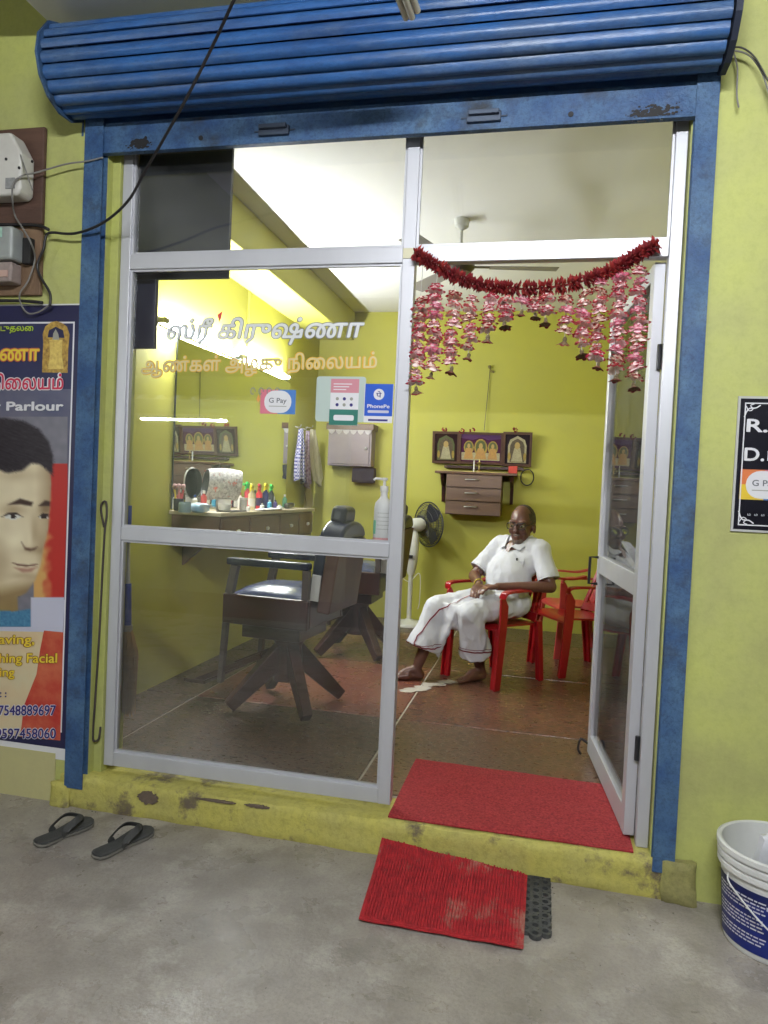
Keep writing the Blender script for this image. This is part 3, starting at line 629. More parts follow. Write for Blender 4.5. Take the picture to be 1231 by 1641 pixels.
g0, g1 = fac(1190, 752).z, fac(1187, 800).z
def pay_sticker(par, x0, z0, x1, z1, y, quad):
    h = z1-z0
    c_ = (MATS.get('gp_o') or M('gp_o', srgb(214, 120, 72), .35), MATS.get('gp_y') or M('gp_y', srgb(222, 190, 60), .35), MATS.get('gp_b') or M('gp_b', srgb(70, 120, 190), .35), MATS.get('gp_p') or M('gp_p', srgb(206, 110, 130), .35))
    xm, zm = (x0+x1)/2, (z0+z1)/2
    for k, (poly) in enumerate((rect(x0, zm, xm, z1), rect(x0, z0, xm, zm), rect(xm, z0, x1, zm), rect(xm, zm, x1, z1))):
        flat('sticker_colour', poly, c_[quad[k]], 0, par, y)
    flat('sticker_disc', rrect(x0+h*.18, z0+h*.04, x1-h*.18, z1-h*.04, h*.44), WHP, 2, par, y)
    lettering('lettering', 'G Pay', M('grey_print_text', srgb(96, 98, 104), .4), par, (xm, y-.0009, zm-.004), PX, PZ, PN, h*.20, (x1-x0)*.5, bold=.012, align='c')
    flat('caption', rect(xm-(x1-x0)*.25, zm-h*.2, xm+(x1-x0)*.25, zm-h*.17), GREYP, 3, par, y)
pay_sticker(SG, 2.595, g1, 2.75, g0, -.0088, (0, 1, 2, 3))
for k in range(5): lettering('lettering', 'ம', WHP, SG, (2.625+.022*k, -.009, fac(1200, 826).z), PX, PZ, PN, .008, .010)

# ================================================================== lettering and stickers on the glass
GY = .0722
GL = T('glass_lettering', 'white and gold shop name lettering on the upper glass pane', 'lettering', (.7, GY, 1.86))
SILV = M('silver_vinyl', (.66, .67, .68, 1), .35); GOLDV = M('gold_vinyl', srgb(214, 160, 40), .4, var=srgb(226, 190, 80), vscale=10); SHDW = M('grey_vinyl', srgb(120, 122, 124), .4)
def gtext(body, px0, py0, px1, py1, cap, mat, y, bold, slant=0, outline=None, ob=.05):
    a, b = fac(px0, py0, GY), fac(px1, py1, GY); hgt = cap/1160*((a+b)/2-Vector(CAM)).dot(_f)
    ux = Vector((1, 0, (b.z-a.z)/(b.x-a.x)))
    if outline: lettering('outline', body, outline, GL, (a.x, y, a.z), ux, PZ, PN, hgt, b.x-a.x, bold=ob, slant=slant)
    return lettering('lettering', body, mat, GL, (a.x, y-.0007, a.z), ux, PZ, PN, hgt, b.x-a.x, bold=bold, slant=slant)
gtext('ஸ்ரீ கிருஷ்ணா', 265, 543, 580, 540, 27, SILV, GY, .02, .18, SHDW, .05)
gtext('ஆண்கள் அழகு நிைலயம்', 226, 596, 604, 589, 21, M('cream_vinyl', srgb(206, 190, 140), .4), GY, .01, 0, GOLDV, .05)
orn = MB()          # small scroll ornament under the name
for k in range(4):
    q = fac(405+13*k, 628, GY); ribbon(orn, [(q.x+.012*math.cos(t)*(1-t/9), GY-.0006, q.z+.02*math.sin(t)*(1-t/9)) for t in [j*.7 for j in range(9)]], .004, PN)
orn.build('ornament', SHDW, GL, fix=False)
q = fac(350, 509, GY); flat('red_bud', [(q.x-.004, q.z+.012), (q.x+.018, q.z+.028), (q.x+.012, q.z-.004), (q.x+.004, q.z-.018)], M('red_vinyl', srgb(206, 60, 70), .4), 2, GL, GY)
q = fac(414, 640, GY); flat('orange_bud', [(q.x-.008, q.z), (q.x, q.z+.022), (q.x+.009, q.z), (q.x, q.z-.014)], ORG, 2, GL, GY)
def sticker(name, label, a, b):
    p, q = fac(*a, GY), fac(*b, GY); return T(name, label, 'sticker', ((p.x+q.x)/2, GY, q.z)), p, q
t, p, q = sticker('payment_sticker', 'round-centred white payment sticker with rainbow corners on the glass', (418, 624), (473, 664))
pay_sticker(t, p.x, q.z, q.x, p.z, GY-.0004, (3, 3, 2, 2))
t, p, q = sticker('paper_backing', 'pale rectangular paper taped to the glass behind the leaflet', (508, 603), (584, 677))
flat('paper', rrect(p.x, q.z, q.x, p.z, .012), M('pale_paper', srgb(176, 190, 184), .6), 0, t, GY-.0002)
t, p, q = sticker('payment_leaflet', 'pink, white and green payment leaflet on the glass', (531, 607), (573, 682))
w_ = q.x-p.x; h_ = p.z-q.z
flat('leaflet', rect(p.x, q.z, q.x, p.z), WHP, 4, t, GY)
flat('pink_head', rect(p.x, p.z-h_*.3, q.x, p.z), M('pink_print', srgb(198, 132, 144), .4), 5, t, GY)
flat('green_foot', rect(p.x-.002, q.z, q.x, q.z+h_*.34), M('green_print', srgb(40, 112, 100), .4), 5, t, GY)
flat('pill', rrect(p.x+w_*.14, q.z+h_*.1, q.x-w_*.14, q.z+h_*.22, .007), WHP, 6, t, GY)
for i in range(2):
    for j in range(3): flat('icon', [(p.x+w_*(.25+.25*j)+.007*math.cos(k), q.z+h_*(.44+.13*i)+.007*math.sin(k)) for k in [m*PI/4 for m in range(8)]], NUMB if (i+j) % 2 == 0 else GREYP, 6, t, GY)
for i in range(3): flat('caption', rect(p.x+w_*.1, p.z-h_*(.12+.06*i), p.x+w_*(.75-.1*i), p.z-h_*(.10+.06*i)), WHP, 6, t, GY)
t, p, q = sticker('payment_sticker', 'blue payment sticker with a white round logo on the glass', (586, 615), (628, 678))
w_ = q.x-p.x; h_ = p.z-q.z; xm = (p.x+q.x)/2
flat('sticker_base', rect(p.x-.002, q.z, q.x+.001, p.z), WHP, 4, t, GY)
flat('blue_panel', rect(p.x, q.z+h_*.17, q.x, p.z), M('blue_print', srgb(34, 84, 190), .35), 5, t, GY)
flat('logo_disc', [(xm+.022*math.cos(k*PI/10), p.z-h_*.27+.022*math.sin(k*PI/10)) for k in range(20)], WHP, 6, t, GY)
lettering('logo', 'पे', NUMB, t, (xm, GY-.0026, p.z-h_*.27-.012), PX, PZ, PN, .019, .022, align='c', bold=.01)
lettering('lettering', 'PhonePe', WHP, t, (xm, GY-.0026, q.z+h_*.38), PX, PZ, PN, .014, w_*.8, bold=.02, align='c')
flat('caption', rrect(p.x+w_*.12, q.z+h_*.25, q.x-w_*.12, q.z+h_*.32, .004), PALE, 6, t, GY)
flat('caption', rect(p.x+w_*.15, q.z+h_*.04, q.x-w_*.15, q.z+h_*.09), NUMB, 6, t, GY)
# ================================================================== slippers
RUB = M('worn_black_rubber', (.035, .036, .036, 1), .75, var=(.075, .075, .072, 1), vscale=18, vamt=.8, bump=.3, bscale=120)
RUBS = M('grey_sole_edge', (.17, .16, .14, 1), .8)
def slipper(label, heel, toe, mir):
    h, t_ = Vector((*heel, 0)), Vector((*toe, 0)); L_ = (t_-h).length; d = (t_-h).normalized(); w = Vector((d.y, -d.x, 0))*mir
    t = T('slipper', label, 'slipper', tuple(h.lerp(t_, .5)), 'black slippers left outside')
    prof = [(0, 0), (.02, .026), (.08, .036), (.2, .036), (.42, .033), (.6, .042), (.78, .05), (.9, .044), (.97, .026), (1, 0)]
    P = [(a*L_, b) for a, b in prof]+[(a*L_, -b*.92) for a, b in prof[-2:0:-1]]
    def lift(a): u = a/L_; return .004*(abs(u-.5)*2)**2
    n_ = len(P)
    for name, z0, z1, mt, sc in (('sole_edge', .002, .012, RUBS, 1.0), ('footbed', .0122, .020, RUB, .985)):
        A = [h+d*(a if sc == 1 else L_/2+(a-L_/2)*sc)+w*b*sc+Vector((0, 0, z0+lift(a))) for a, b in P]; B = [p+Vector((0, 0, z1-z0)) for p in A]
        MB().add(A+B, [tuple(range(n_))[::-1], tuple(range(n_, 2*n_))]+[(k, (k+1) % n_, n_+(k+1) % n_, n_+k) for k in range(n_)]).build(name, mt, t, smooth=40, bevel=.002)
    tp = h+d*L_*.82+w*.004+Vector((0, 0, .02))
    for s in (-1, 1):
        e = h+d*L_*.40+w*(.037*s)+Vector((0, 0, .014)); mid = tp.lerp(e, .5)+w*s*.016+Vector((0, 0, .042))
        pth = smooth_path([tp, tp+Vector((0, 0, .018))+(mid-tp)*.2, mid, e+Vector((0, 0, .022)), e], 6); mb = MB(); V = []
        for i, p in enumerate(pth):
            tg = (pth[min(i+1, len(pth)-1)]-pth[max(i-1, 0)]).normalized(); wd = .005+.008*min(1, i/10)
            nn = (w*s+Vector((0, 0, .8))).normalized(); a = tg.cross(nn).normalized(); V += [p-a*wd, p+a*wd, p+a*wd+nn*.003, p-a*wd+nn*.003]
        F = [(4*i+k, 4*i+(k+1) % 4, 4*i+4+(k+1) % 4, 4*i+4+k) for i in range(len(pth)-1) for k in range(4)]+[(3, 2, 1, 0), tuple(4*(len(pth)-1)+k for k in range(4))]
        mb.add(V, F).build('strap', RUB, t, smooth=50)
slipper('black rubber slipper nearer the poster, left on the cement', (.125, -.37), (.195, -.125), 1)
slipper('black rubber slipper nearer the red mat, left on the cement', (.385, -.385), (.465, -.12), -1)

# ================================================================== mats
REDM = M('red_loop_mat', srgb(176, 30, 36), .8, var=srgb(150, 22, 30), vscale=30, vamt=.7)
REDD = M('red_mat_dusty', srgb(176, 34, 40), .85, var=srgb(120, 18, 26), vscale=40, vamt=.9, var2=srgb(170, 130, 112), v2scale=5, v2lo=.57, v2hi=.70)
mt = T('door_mat', 'red ribbed plastic doormat on the cement below the step', 'mat', (1.68, -.25, 0))
c00, c10, c11, c01 = Vector((1.415, -.472, .012)), Vector((1.943, -.475, .013)), Vector((1.945, -.045, .018)), Vector((1.394, -.05, .058))
def mp(u, v):
    p = c00.lerp(c10, u).lerp(c01.lerp(c11, u), v)
    p.z += .01*noise.noise(Vector((u*4, v*3, 1)))+.004
    if v > .8: p.z += .02*(v-.8)*5*(1-u)
    return p
nu, nv = 40, 34; g = MB()
V = [mp(i/nu, j/nv) for j in range(nv+1) for i in range(nu+1)]; V += [p-Vector((0, 0, .006)) for p in V]; q_ = (nu+1)*(nv+1)
F = [(j*(nu+1)+i, j*(nu+1)+i+1, (j+1)*(nu+1)+i+1, (j+1)*(nu+1)+i) for j in range(nv) for i in range(nu)]
F += [tuple(k+q_ for k in f[::-1]) for f in F]
ring = [i for i in range(nu+1)]+[j*(nu+1)+nu for j in range(1, nv+1)]+[nv*(nu+1)+i for i in range(nu-1, -1, -1)]+[j*(nu+1) for j in range(nv-1, 0, -1)]
F += [(ring[k], ring[k-1], ring[k-1]+q_, ring[k]+q_) for k in range(len(ring))]
g.add(V, F).build('backing', REDD, mt, fix=False)
g = MB(); NR, NC = 42, 50
for i in range(NC):
    for j in range(NR):
        u, v = (i+.5)/NC*.97+.015, (j+.5+(.5 if i % 2 else 0)+random.uniform(-.18, .18))/(NR+.5)*.97+.015; p = mp(u, v); a, b = .0042+.0008*random.random(), .0038
        h_ = .009+.005*random.random()
        g.add([p+Vector((-a, -b, 0)), p+Vector((a, -b, 0)), p+Vector((a, b, 0)), p+Vector((-a, b, 0)), p+Vector((-a*.5, 0, h_)), p+Vector((a*.5, 0, h_))], [(0, 1, 5, 4), (2, 3, 4, 5), (1, 2, 5), (3, 0, 4)])
g.build('loop_pile', REDD, mt, kind='stuff', fix=False)
bm_ = T('rubber_mat', 'black rubber ring mat peeping out beside the red doormat', 'mat', (1.75, -.2, 0))
MB().b2((1.46, -.40, .002), (1.925, -.06, .012)).build('mat_body', RUB, bm_, bevel=.004)
rm = None
for i in range(4):
    for j in range(9):
        x = 1.915+.0315*i; y_ = -.385+.043*j+(.021 if i % 2 else 0)
        if rm is None:
            g = MB(); n_ = 10
            V = []
            for k in range(n_):
                a = 2*PI*k/n_
                for rr, z_ in ((.021, 0), (.021, .014), (.011, .014), (.011, 0)): V.append((rr*math.cos(a), rr*math.sin(a)*1.05, z_))
            g.add(V, [(4*k+m, 4*((k+1) % n_)+m, 4*((k+1) % n_)+(m+1) % 4, 4*k+(m+1) % 4) for k in range(n_) for m in range(4)])
            rm = g.build('ring', RUB, None, smooth=50); r_ = rm
        else: r_ = rm.copy(); COL.objects.link(r_)
        r_.parent = bm_; r_.location = Vector((x, y_, .001))-Vector(bm_['_o']); r_.rotation_euler.z = random.random()
g = MB(); cp = M('red_entrance_carpet', srgb(132, 24, 32), .9, var=srgb(186, 58, 62), vscale=110, vamt=1, bump=1, bscale=130, var2=srgb(96, 20, 28), v2scale=40, v2lo=.56, v2hi=.75)
nx, ny = 46, 32; V = []
for j in range(ny+1):
    for i in range(nx+1):
        x = 1.405+(2.315-1.405)*i/nx; y_ = -.004+.63*j/ny-.03*i/nx*(j/ny); V.append((x, y_, FL+.010+.004*noise.noise(Vector((x*7, y_*7, 0)))-(.004 if j == 0 else 0)))
V += [(a, b, FL+.001) for a, b, c in V]; q_ = (nx+1)*(ny+1)
F = [(j*(nx+1)+i, j*(nx+1)+i+1, (j+1)*(nx+1)+i+1, (j+1)*(nx+1)+i) for j in range(ny) for i in range(nx)]
ring = [i for i in range(nx+1)]+[j*(nx+1)+nx for j in range(1, ny+1)]+[ny*(nx+1)+i for i in range(nx-1, -1, -1)]+[j*(nx+1) for j in range(ny-1, 0, -1)]
F += [(ring[k], ring[k-1], ring[k-1]+q_, ring[k]+q_) for k in range(len(ring))]
tag(g.add(V, F).build('carpet', cp, None, fix=False), 'rough red carpet piece laid inside the open doorway', 'carpet')

# ================================================================== bucket
BK = T('bucket', 'white plastic paint bucket with blue label against the green wall', 'bucket', (2.735, -.185, 0))
bc = Vector((2.735, -.185, 0)); BW = M('bucket_white', (.66, .66, .65, 1), .4, var=(.52, .52, .50, 1), vscale=6)
MB().lathe([(.0, .002), (.148, .002), (.152, .012), (.168, .245), (.179, .247), (.179, .262), (.171, .264), (.171, .272), (.181, .274), (.181, .29), (.174, .293), (.174, .300), (.184, .302), (.184, .318), (.176, .322), (.168, .318), (.163, .25), (.147, .012), (0, .010)], 56, bc, caps=False).build('pail', BW, BK, smooth=35)
lab = MB(); NL = 56
def bpt(ang_, z): r = .1526+.016*(z-.012)/.233+.0012; return bc+Vector((r*math.cos(ang_), r*math.sin(ang_), z))
A0, A1 = R(176), R(384)
BLUES = ((0.0, srgb(20, 28, 92)), (.42, srgb(22, 40, 120)), (.50, srgb(30, 90, 190)), (.62, srgb(60, 160, 210)), (.75, srgb(160, 200, 160)), (.9, srgb(60, 120, 200)), (1.0, srgb(20, 30, 100)))
def bcol(u, v):
    for (a, ca), (b, cb) in zip(BLUES, BLUES[1:]):
        if u <= b:
            t = (u-a)/(b-a); c = [ca[k]*(1-t)+cb[k]*t for k in range(3)]; break
    k_ = .55 if v > .75 else 1.0
    return (c[0]*k_, c[1]*k_, c[2]*k_, 1)
NV = 10
for i in range(NL):
    for j in range(NV):
        u0, u1 = i/NL, (i+1)/NL; z0, z1 = .022+.196*j/NV, .022+.196*(j+1)/NV
        lab.add([bpt(A0+(A1-A0)*u0, z0), bpt(A0+(A1-A0)*u1, z0), bpt(A0+(A1-A0)*u1, z1), bpt(A0+(A1-A0)*u0, z1)], [(0, 1, 2, 3)], bcol(u0 if j < 7 else min(u0, .40), j/NV))
lo = lab.build('label', VC('bucket_label', .35), BK, smooth=True)
tx = MB()
for row in range(13):
    a = A0+.10; z = .19-.0115*row
    if row in (4, 9): continue
    while a < A0+1.15:
        w_ = random.uniform(.04, .13); 
        n_ = 3
        V = [bpt(a+w_*k/n_, z_)+Vector((math.cos(a), math.sin(a), 0))*.0008 for z_ in (z, z+.0045) for k in range(n_+1)]
        tx.add(V, [(k, k+1, n_+2+k, n_+1+k) for k in range(n_)]); a += w_+.02
tx.build('fine_print', M('label_white', (.6, .6, .66, 1), .4), lo, kind='stuff', fix=False)
wv = MB(); V = []
for k in range(31):
    a = A0+1.2+(A1-A0-1.2)*k/30; z = .175-.025*math.sin(k/30*PI)
    V += [bpt(a, z)+Vector((math.cos(a), math.sin(a), 0))*.0009, bpt(a, z+.012)+Vector((math.cos(a), math.sin(a), 0))*.0009]
wv.add(V, [(2*k, 2*k+2, 2*k+3, 2*k+1) for k in range(30)]).build('label_wave', MATS['label_white'], lo, fix=False)
h0 = bc+Vector((.172*math.cos(R(200)), .172*math.sin(R(200)), .235)); h1 = bc+Vector((.172*math.cos(R(20)), .172*math.sin(R(20)), .235))
MB().tube(smooth_path([h0, h0+Vector((.005, -.03, -.03)), bc+Vector((-.06, -.195, .13)), bc+Vector((.06, -.20, .10)), bc+Vector((.17, -.09, .15)), h1], 8), .0028, 8).build('wire_handle', BW, BK, smooth=True)
for k, (dx, dy, rz, w_, hh) in enumerate(((-.04, .02, .3, .13, .42), (.03, -.02, -.4, .14, .40), (.05, .06, .9, .12, .41))):
    pk = T('paper_packet', ['crumpled white packet with violet marks standing in the bucket', 'white folded packet with a green edge inside the bucket', 'plain white packet at the back of the bucket'][k], 'packet', tuple(bc+Vector((dx, dy, .02))))
    rot = Matrix.Rotation(rz, 3, 'Z') @ Matrix.Rotation(.25, 3, 'X')
    o = rough_box((-w_/2, -.022, 0), (w_/2, .022, hh-.06), (5, 3, 8), .012, 14, k*4)
    o.v = [rot @ v+bc+Vector((dx, dy, .03)) for v in o.v]; pko = o.build('packet_body', M('white_packet', (.68, .68, .72, 1), .5, var=(.55, .55, .62, 1), vscale=12), pk, smooth=60, fix=False)
    for q in range(3):
        e = MB(); V = [rot @ Vector((a, -.034, b))+bc+Vector((dx, dy, .03)) for a, b in rect(-.02+.02*q-.007, hh-.115-.012*q, -.02+.02*q+.008, hh-.10-.012*q)]
        e.add(V, [(0, 1, 2, 3)]).build('printed_mark', NUMB if k == 0 else MATS['green_print'], pko, fix=False)

# ================================================================== iron hook rod, sanitiser bottle
IRON = M('rusty_iron', (.06, .045, .04, 1), .7, var=(.03, .028, .028, 1), vscale=30)
yk = .022
tag(MB().tube(smooth_path([fac(167, 845, yk), fac(162, 818, yk), fac(164, 806, yk), fac(170, 805, yk), fac(171, 825, yk), fac(168, 850, yk), fac(164, 920, yk), fac(159, 1020, yk), fac(152, 1130, yk), fac(149, 1170, yk), fac(150, 1187, yk), fac(158, 1184, yk), fac(161, 1165, yk)], 6), .0045, 8).build('hooked_rod', IRON, None, smooth=True), 'thin iron rod with a looped end leaning beside the blue post', 'rod')
sb = T('pump_bottle', 'white hand sanitiser pump bottle standing on the middle window rail', 'bottle', (1.298, .076, 1.204))
sc_ = Vector((1.305, .085, 1.205))
sc_.y = .115
sy_ = sc_
rl = MB().b2((1.24, .0985, 1.150), (1.349, .16, 1.2045)); rl.build('bottle_ledge', ALU, SF, bevel=.003)
MB().lathe([(0, 0), (.034, 0), (.037, .006), (.037, .135), (.033, .155), (.016, .175), (.014, .182), (.014, .20), (0, .20)], 24, sc_+Vector((0, 0, .0002)), caps=False).build('bottle_body', PLW, sb, smooth=40)
MB().lathe([(0, .20), (.017, .20), (.017, .222), (.006, .224), (.006, .245), (.012, .246), (.012, .256), (0, .257)], 16, sc_, caps=False).build('pump', PLW, sb, smooth=40)
MB().tube([sc_+Vector((0, 0, .25)), sc_+Vector((-.035, -.01, .252)), sc_+Vector((-.042, -.012, .244))], .005, 8).build('spout', PLW, sb, smooth=40)
def sleeve(par, c, r, z0, z1, a0, a1, mat, name='label_wrap'):
    n_ = 14; V = [c+Vector((r*math.cos(a0+(a1-a0)*k/n_), r*math.sin(a0+(a1-a0)*k/n_), z)) for z in (z0, z1) for k in range(n_+1)]
    return MB().add(V, [(k, k+1, n_+2+k, n_+1+k) for k in range(n_)]).build(name, mat, par, smooth=True, fix=False)
sleeve(sb, sc_, .0378, .03, .085, R(170), R(235), M('mint_label', srgb(110, 190, 160), .4))
sleeve(sb, sc_, .0378, .004, .016, R(170), R(370), M('pink_label', srgb(206, 150, 150), .4))
for k in range(5): sleeve(sb, sc_, .0379, .05+.016*k, .0515+.016*k, R(245), R(320), GREYP, 'print_line')

# ================================================================== flower toran over the door
TO = T('flower_toran', 'festive toran of red petals and pink cloth flowers over the doorway', 'garland', (1.86, .02, 2.3))
TY = .022
rp = smooth_path([fac(664, 404, TY), fac(690, 420, TY), fac(722, 438, TY), fac(755, 452, TY), fac(795, 460, TY), fac(835, 463, TY), fac(875, 461, TY), fac(915, 455, TY), fac(955, 444, TY), fac(990, 428, TY), fac(1020, 410, TY), fac(1055, 390, TY)], 8)
MB().tube(rp, .004, 6).build('cord', M('red_cord', srgb(120, 30, 34), .8), TO, smooth=True)
PET = [M('crimson_petal_'+'abc'[k], c, .7, var=v, vscale=60) for k, (c, v) in enumerate(((srgb(134, 24, 34), srgb(84, 14, 22)), (srgb(160, 44, 42), srgb(110, 20, 26)), (srgb(112, 16, 28), srgb(160, 60, 50))))]
tufts = []
for k in range(3):
    g = MB()
    for j in range(11):
        a = 2*PI*j/11+random.uniform(-.2, .2); L_ = .030+random.uniform(-.006, .008); d = Vector((random.uniform(-.25, .25), math.cos(a), math.sin(a))); s = Vector((.6, -math.sin(a), math.cos(a))).normalized()*.0055
        b = d*L_; n_ = Vector((.004, 0, 0))
        g.add([d*.002-s*.4, d*.002+s*.4, b*.62+s*1.5+n_, b+n_*.5, b*.62-s*1.5+n_, b*.5-n_], [(0, 1, 2, 4), (4, 2, 3), (0, 4, 5), (1, 5, 2), (2, 5, 3), (3, 5, 4)])
    tufts.append(g)
tm = [g.build('petal_tuft', PET[k], None, fix=False) for k, g in enumerate(tufts)]
used = [False]*3; L_ = [0]
for a, b in zip(rp, rp[1:]): L_.append(L_[-1]+(b-a).length)
s = .006
while s < L_[-1]-.004:
    i = max(k for k in range(len(L_)) if L_[k] <= s); t = (s-L_[i])/(L_[i+1]-L_[i]); p = rp[i].lerp(rp[i+1], t); tg = (rp[i+1]-rp[i]).normalized()
    k = random.randrange(3)
    o = tm[k] if not used[k] else tm[k].copy()
    if used[k]: COL.objects.link(o)
    used[k] = True; o.parent = TO; o.location = p-Vector(TO['_o']); sc = random.uniform(.85, 1.12)
    o.rotation_mode = 'QUATERNION'; o.rotation_quaternion = Vector((1, 0, 0)).rotation_difference(tg) @ Quaternion((1, 0, 0), random.random()*6); o.scale = (sc, sc, sc)
    s += random.choice((.0095, .011, .012, .013, .022) if .35 < s/L_[-1] < .75 else (.009, .010, .011))
def flower(kind):
    g = MB(); n_ = 6
    rim = [srgb(184, 48, 72), srgb(222, 110, 140), srgb(160, 40, 50), srgb(206, 92, 98), srgb(120, 32, 40)][kind]; mid = [srgb(246, 220, 220), srgb(242, 200, 210), srgb(238, 218, 206), srgb(244, 226, 220), srgb(110, 96, 70)][kind]
    for lay in range(3):
        for j in range(n_):
            a = 2*PI*(j+.5*lay)/n_+random.uniform(-.25, .25); w = .72; L_ = (.040, .034, .022)[lay]*random.uniform(.85, 1.12); up = random.uniform(-.006, .006)+(-.008, .006, .014)[lay]
            c = lambda r, da, z: Vector((r*math.cos(a+da), r*math.sin(a+da), z))
            P = [c(.004, 0, .010), c(L_*.5, -w, .004+up*.5), c(L_*.55, 0, .000+up*.5), c(L_*.5, w, .004+up*.5), c(L_*.82, -w*.66, up+.004), c(L_*.86, 0, up-.004), c(L_*.82, w*.66, up+.004), c(L_*1.02, -w*.35, up+.003), c(L_*1.08, 0, up+.002), c(L_*1.02, w*.35, up+.003)]
            if kind == 4: P = [Vector((p.x*(.5+9*p.xy.length), p.y*(.5+9*p.xy.length), .012-p.xy.length*.75)) for p in P]
            g.add(P, [(0, 1, 2), (0, 2, 3), (1, 4, 5, 2), (2, 5, 6, 3)], mid); g.add(P, [(4, 7, 8, 5), (5, 8, 9, 6)], rim)
    g.ell((0, 0, .010), (.012, .012, .016), None, 6, 4, mid)
    return g
VFL = VC('cloth_flower', .75)
fm = [flower(k).build('flower', VFL, None, fix=False) for k in range(5)]; fu = [False]*5
stm = M('thin_thread', (.5, .5, .48, 1), .6)
for sx, top, bot in ((674, 482, 626), (699, 465, 603), (727, 473, 594), (755, 480, 573), (785, 480, 544), (811, 483, 522), (836, 482, 501), (857, 482, 506), (875, 479, 516), (908, 481, 547), (936, 473, 567), (963, 452, 586), (994, 446, 606), (1027, 435, 619)):
    a, b = fac(sx, top, TY), fac(sx-(bot-top)*.05, bot, TY); i = min(range(len(rp)), key=lambda k: abs(rp[k].x-a.x))
    yj = TY+random.uniform(-.012, .012); a.y = b.y = yj
    stt = MB().tube([rp[i], a, b], .0012, 5).build('strand', stm, TO)
    n_ = max(1, round((a-b).length/.034))
    for q in range(n_+1):
        p = a.lerp(b, q/max(n_, 1)); k = 4 if q == n_ else random.choice((0, 0, 1, 2, 3))
        o = fm[k] if not fu[k] else fm[k].copy()
        if fu[k]: COL.objects.link(o)
        fu[k] = True; o.parent = stt; sc = random.uniform(.72, .98)*(.8 if k == 4 else 1)
        o.location = p-Vector(TO['_o'])+Vector((random.uniform(-.006, .006), random.uniform(-.006, .006), 0)); o.rotation_euler = (random.uniform(-.3, .3), random.uniform(-.3, .3), random.random()*6); o.scale = (sc, sc, sc)
for o in list(fm): 
    if o.parent is None: bpy.data.objects.remove(o)

# ================================================================== grit swept against the step
g = MB()
for k in range(260):
    x = random.uniform(-.4, 3.0); y_ = -.04-abs(random.gauss(0, .16)) if k % 4 else random.uniform(-1.6, -.1); r_ = random.uniform(.0012, .0038)
    g.ell((x, y_, r_*.4), (r_*random.uniform(.7, 1.6), r_, r_*.6), Matrix.Rotation(random.random()*6, 3, 'Z'), 5, 3)
o = g.build('grit', M('pale_grit', (.34, .31, .27, 1), .9, var=(.12, .10, .09, 1), vscale=9, vamt=1), None, fix=False); o['kind'] = 'stuff'; o['label'] = 'fine grit and crumbs swept against the yellow step'; o['category'] = 'grit'
# ================================================================== inside: mirror and counter along the left wall
def onx(px, py, x):
    d = _f + _r*((px-615.5)/FPX) - _u*((py-820.5)/FPX); return Vector(CAM)+d*((x-CAM[0])/d.x)
MIR = bpy.data.materials.new('mirror_silver'); MIR.use_nodes = True; _b = MIR.node_tree.nodes['Principled BSDF']
_b.inputs['Base Color'].default_value = (.80, .84, .82, 1); _b.inputs['Metallic'].default_value = 1; _b.inputs['Roughness'].default_value = .015
mr = T('wall_mirror', 'long frameless mirror on the left wall above the wooden counter', 'mirror', (-.35, 2.3, 1.23))
mr.location.x += .055
mr.rotation_euler.z = R(MIRROR_TURN)
MB().b2((-.358, 1.41, 1.232), (-.352, 3.20, 2.30)).build('mirror_edge', M('dark_mirror_edge', (.02, .025, .025, 1), .3), mr)
MB().b2((-.3518, 1.416, 1.236), (-.349, 3.194, 2.295)).build('mirror_glass', MIR, mr)
CTW = M('brown_laminate', srgb(108, 78, 60), .4, var=srgb(80, 56, 44), vscale=6, vamt=.8, stretch=(1, .2, 2.5), bump=.05)
CTT = M('counter_top_laminate', srgb(196, 184, 160), .4, var=srgb(170, 156, 130), vscale=10)
CT = T('counter', 'brown wall counter with drawers and white knobs under the mirror', 'counter', (-.2, 2.3, 1.0))
CX = -.02
MB().b2((-.345, 1.42, 1.0), (CX, 3.25, 1.2)).build('counter_box', CTW, CT, bevel=.003)
MB().b2((-.355, 1.40, 1.2005), (CX+.02, 3.265, 1.225)).build('counter_top', CTT, CT, bevel=.004)
for ya, yb in ((1.44, 1.86), (1.88, 2.42), (2.44, 2.86), (2.88, 3.23)):
    dw = MB().b2((CX+.0005, ya, 1.02), (CX+.016, yb, 1.185)).build('drawer', CTW, CT, bevel=.004)
    MB().ell((CX+.032, (ya+yb)/2, 1.10), (.014, .014, .014)).build('knob', PLW, dw, smooth=True)
    MB().lathe([(.011, 0), (.006, .012)], 10, (CX+.016, (ya+yb)/2, 1.10), Matrix.Rotation(PI/2, 3, 'Y')).build('knob_plate', M('brass', (.5, .38, .14, 1), .3, .9), dw)
for y_ in (1.6, 3.1):
    MB().prism([(-.358, .9995), (-.20, .9995), (-.358, .86)], (0, y_, 0), (1, 0, 0), (0, 0, 1), (0, 1, 0), .03).build('bracket', CTW, CT)
TZ = 1.2255
def item(name, label, cat, px, x, parts, group=None):
    p = onx(px, 812, x); p.z = TZ; t = T(name, label, cat, tuple(p), group)
    for nm, prof, col, rough in parts:
        MB().lathe(prof, 18, p, caps=False).build(nm, M('plastic_%d_%d_%d' % col, srgb(*col), rough), t, smooth=40)
    return t, p
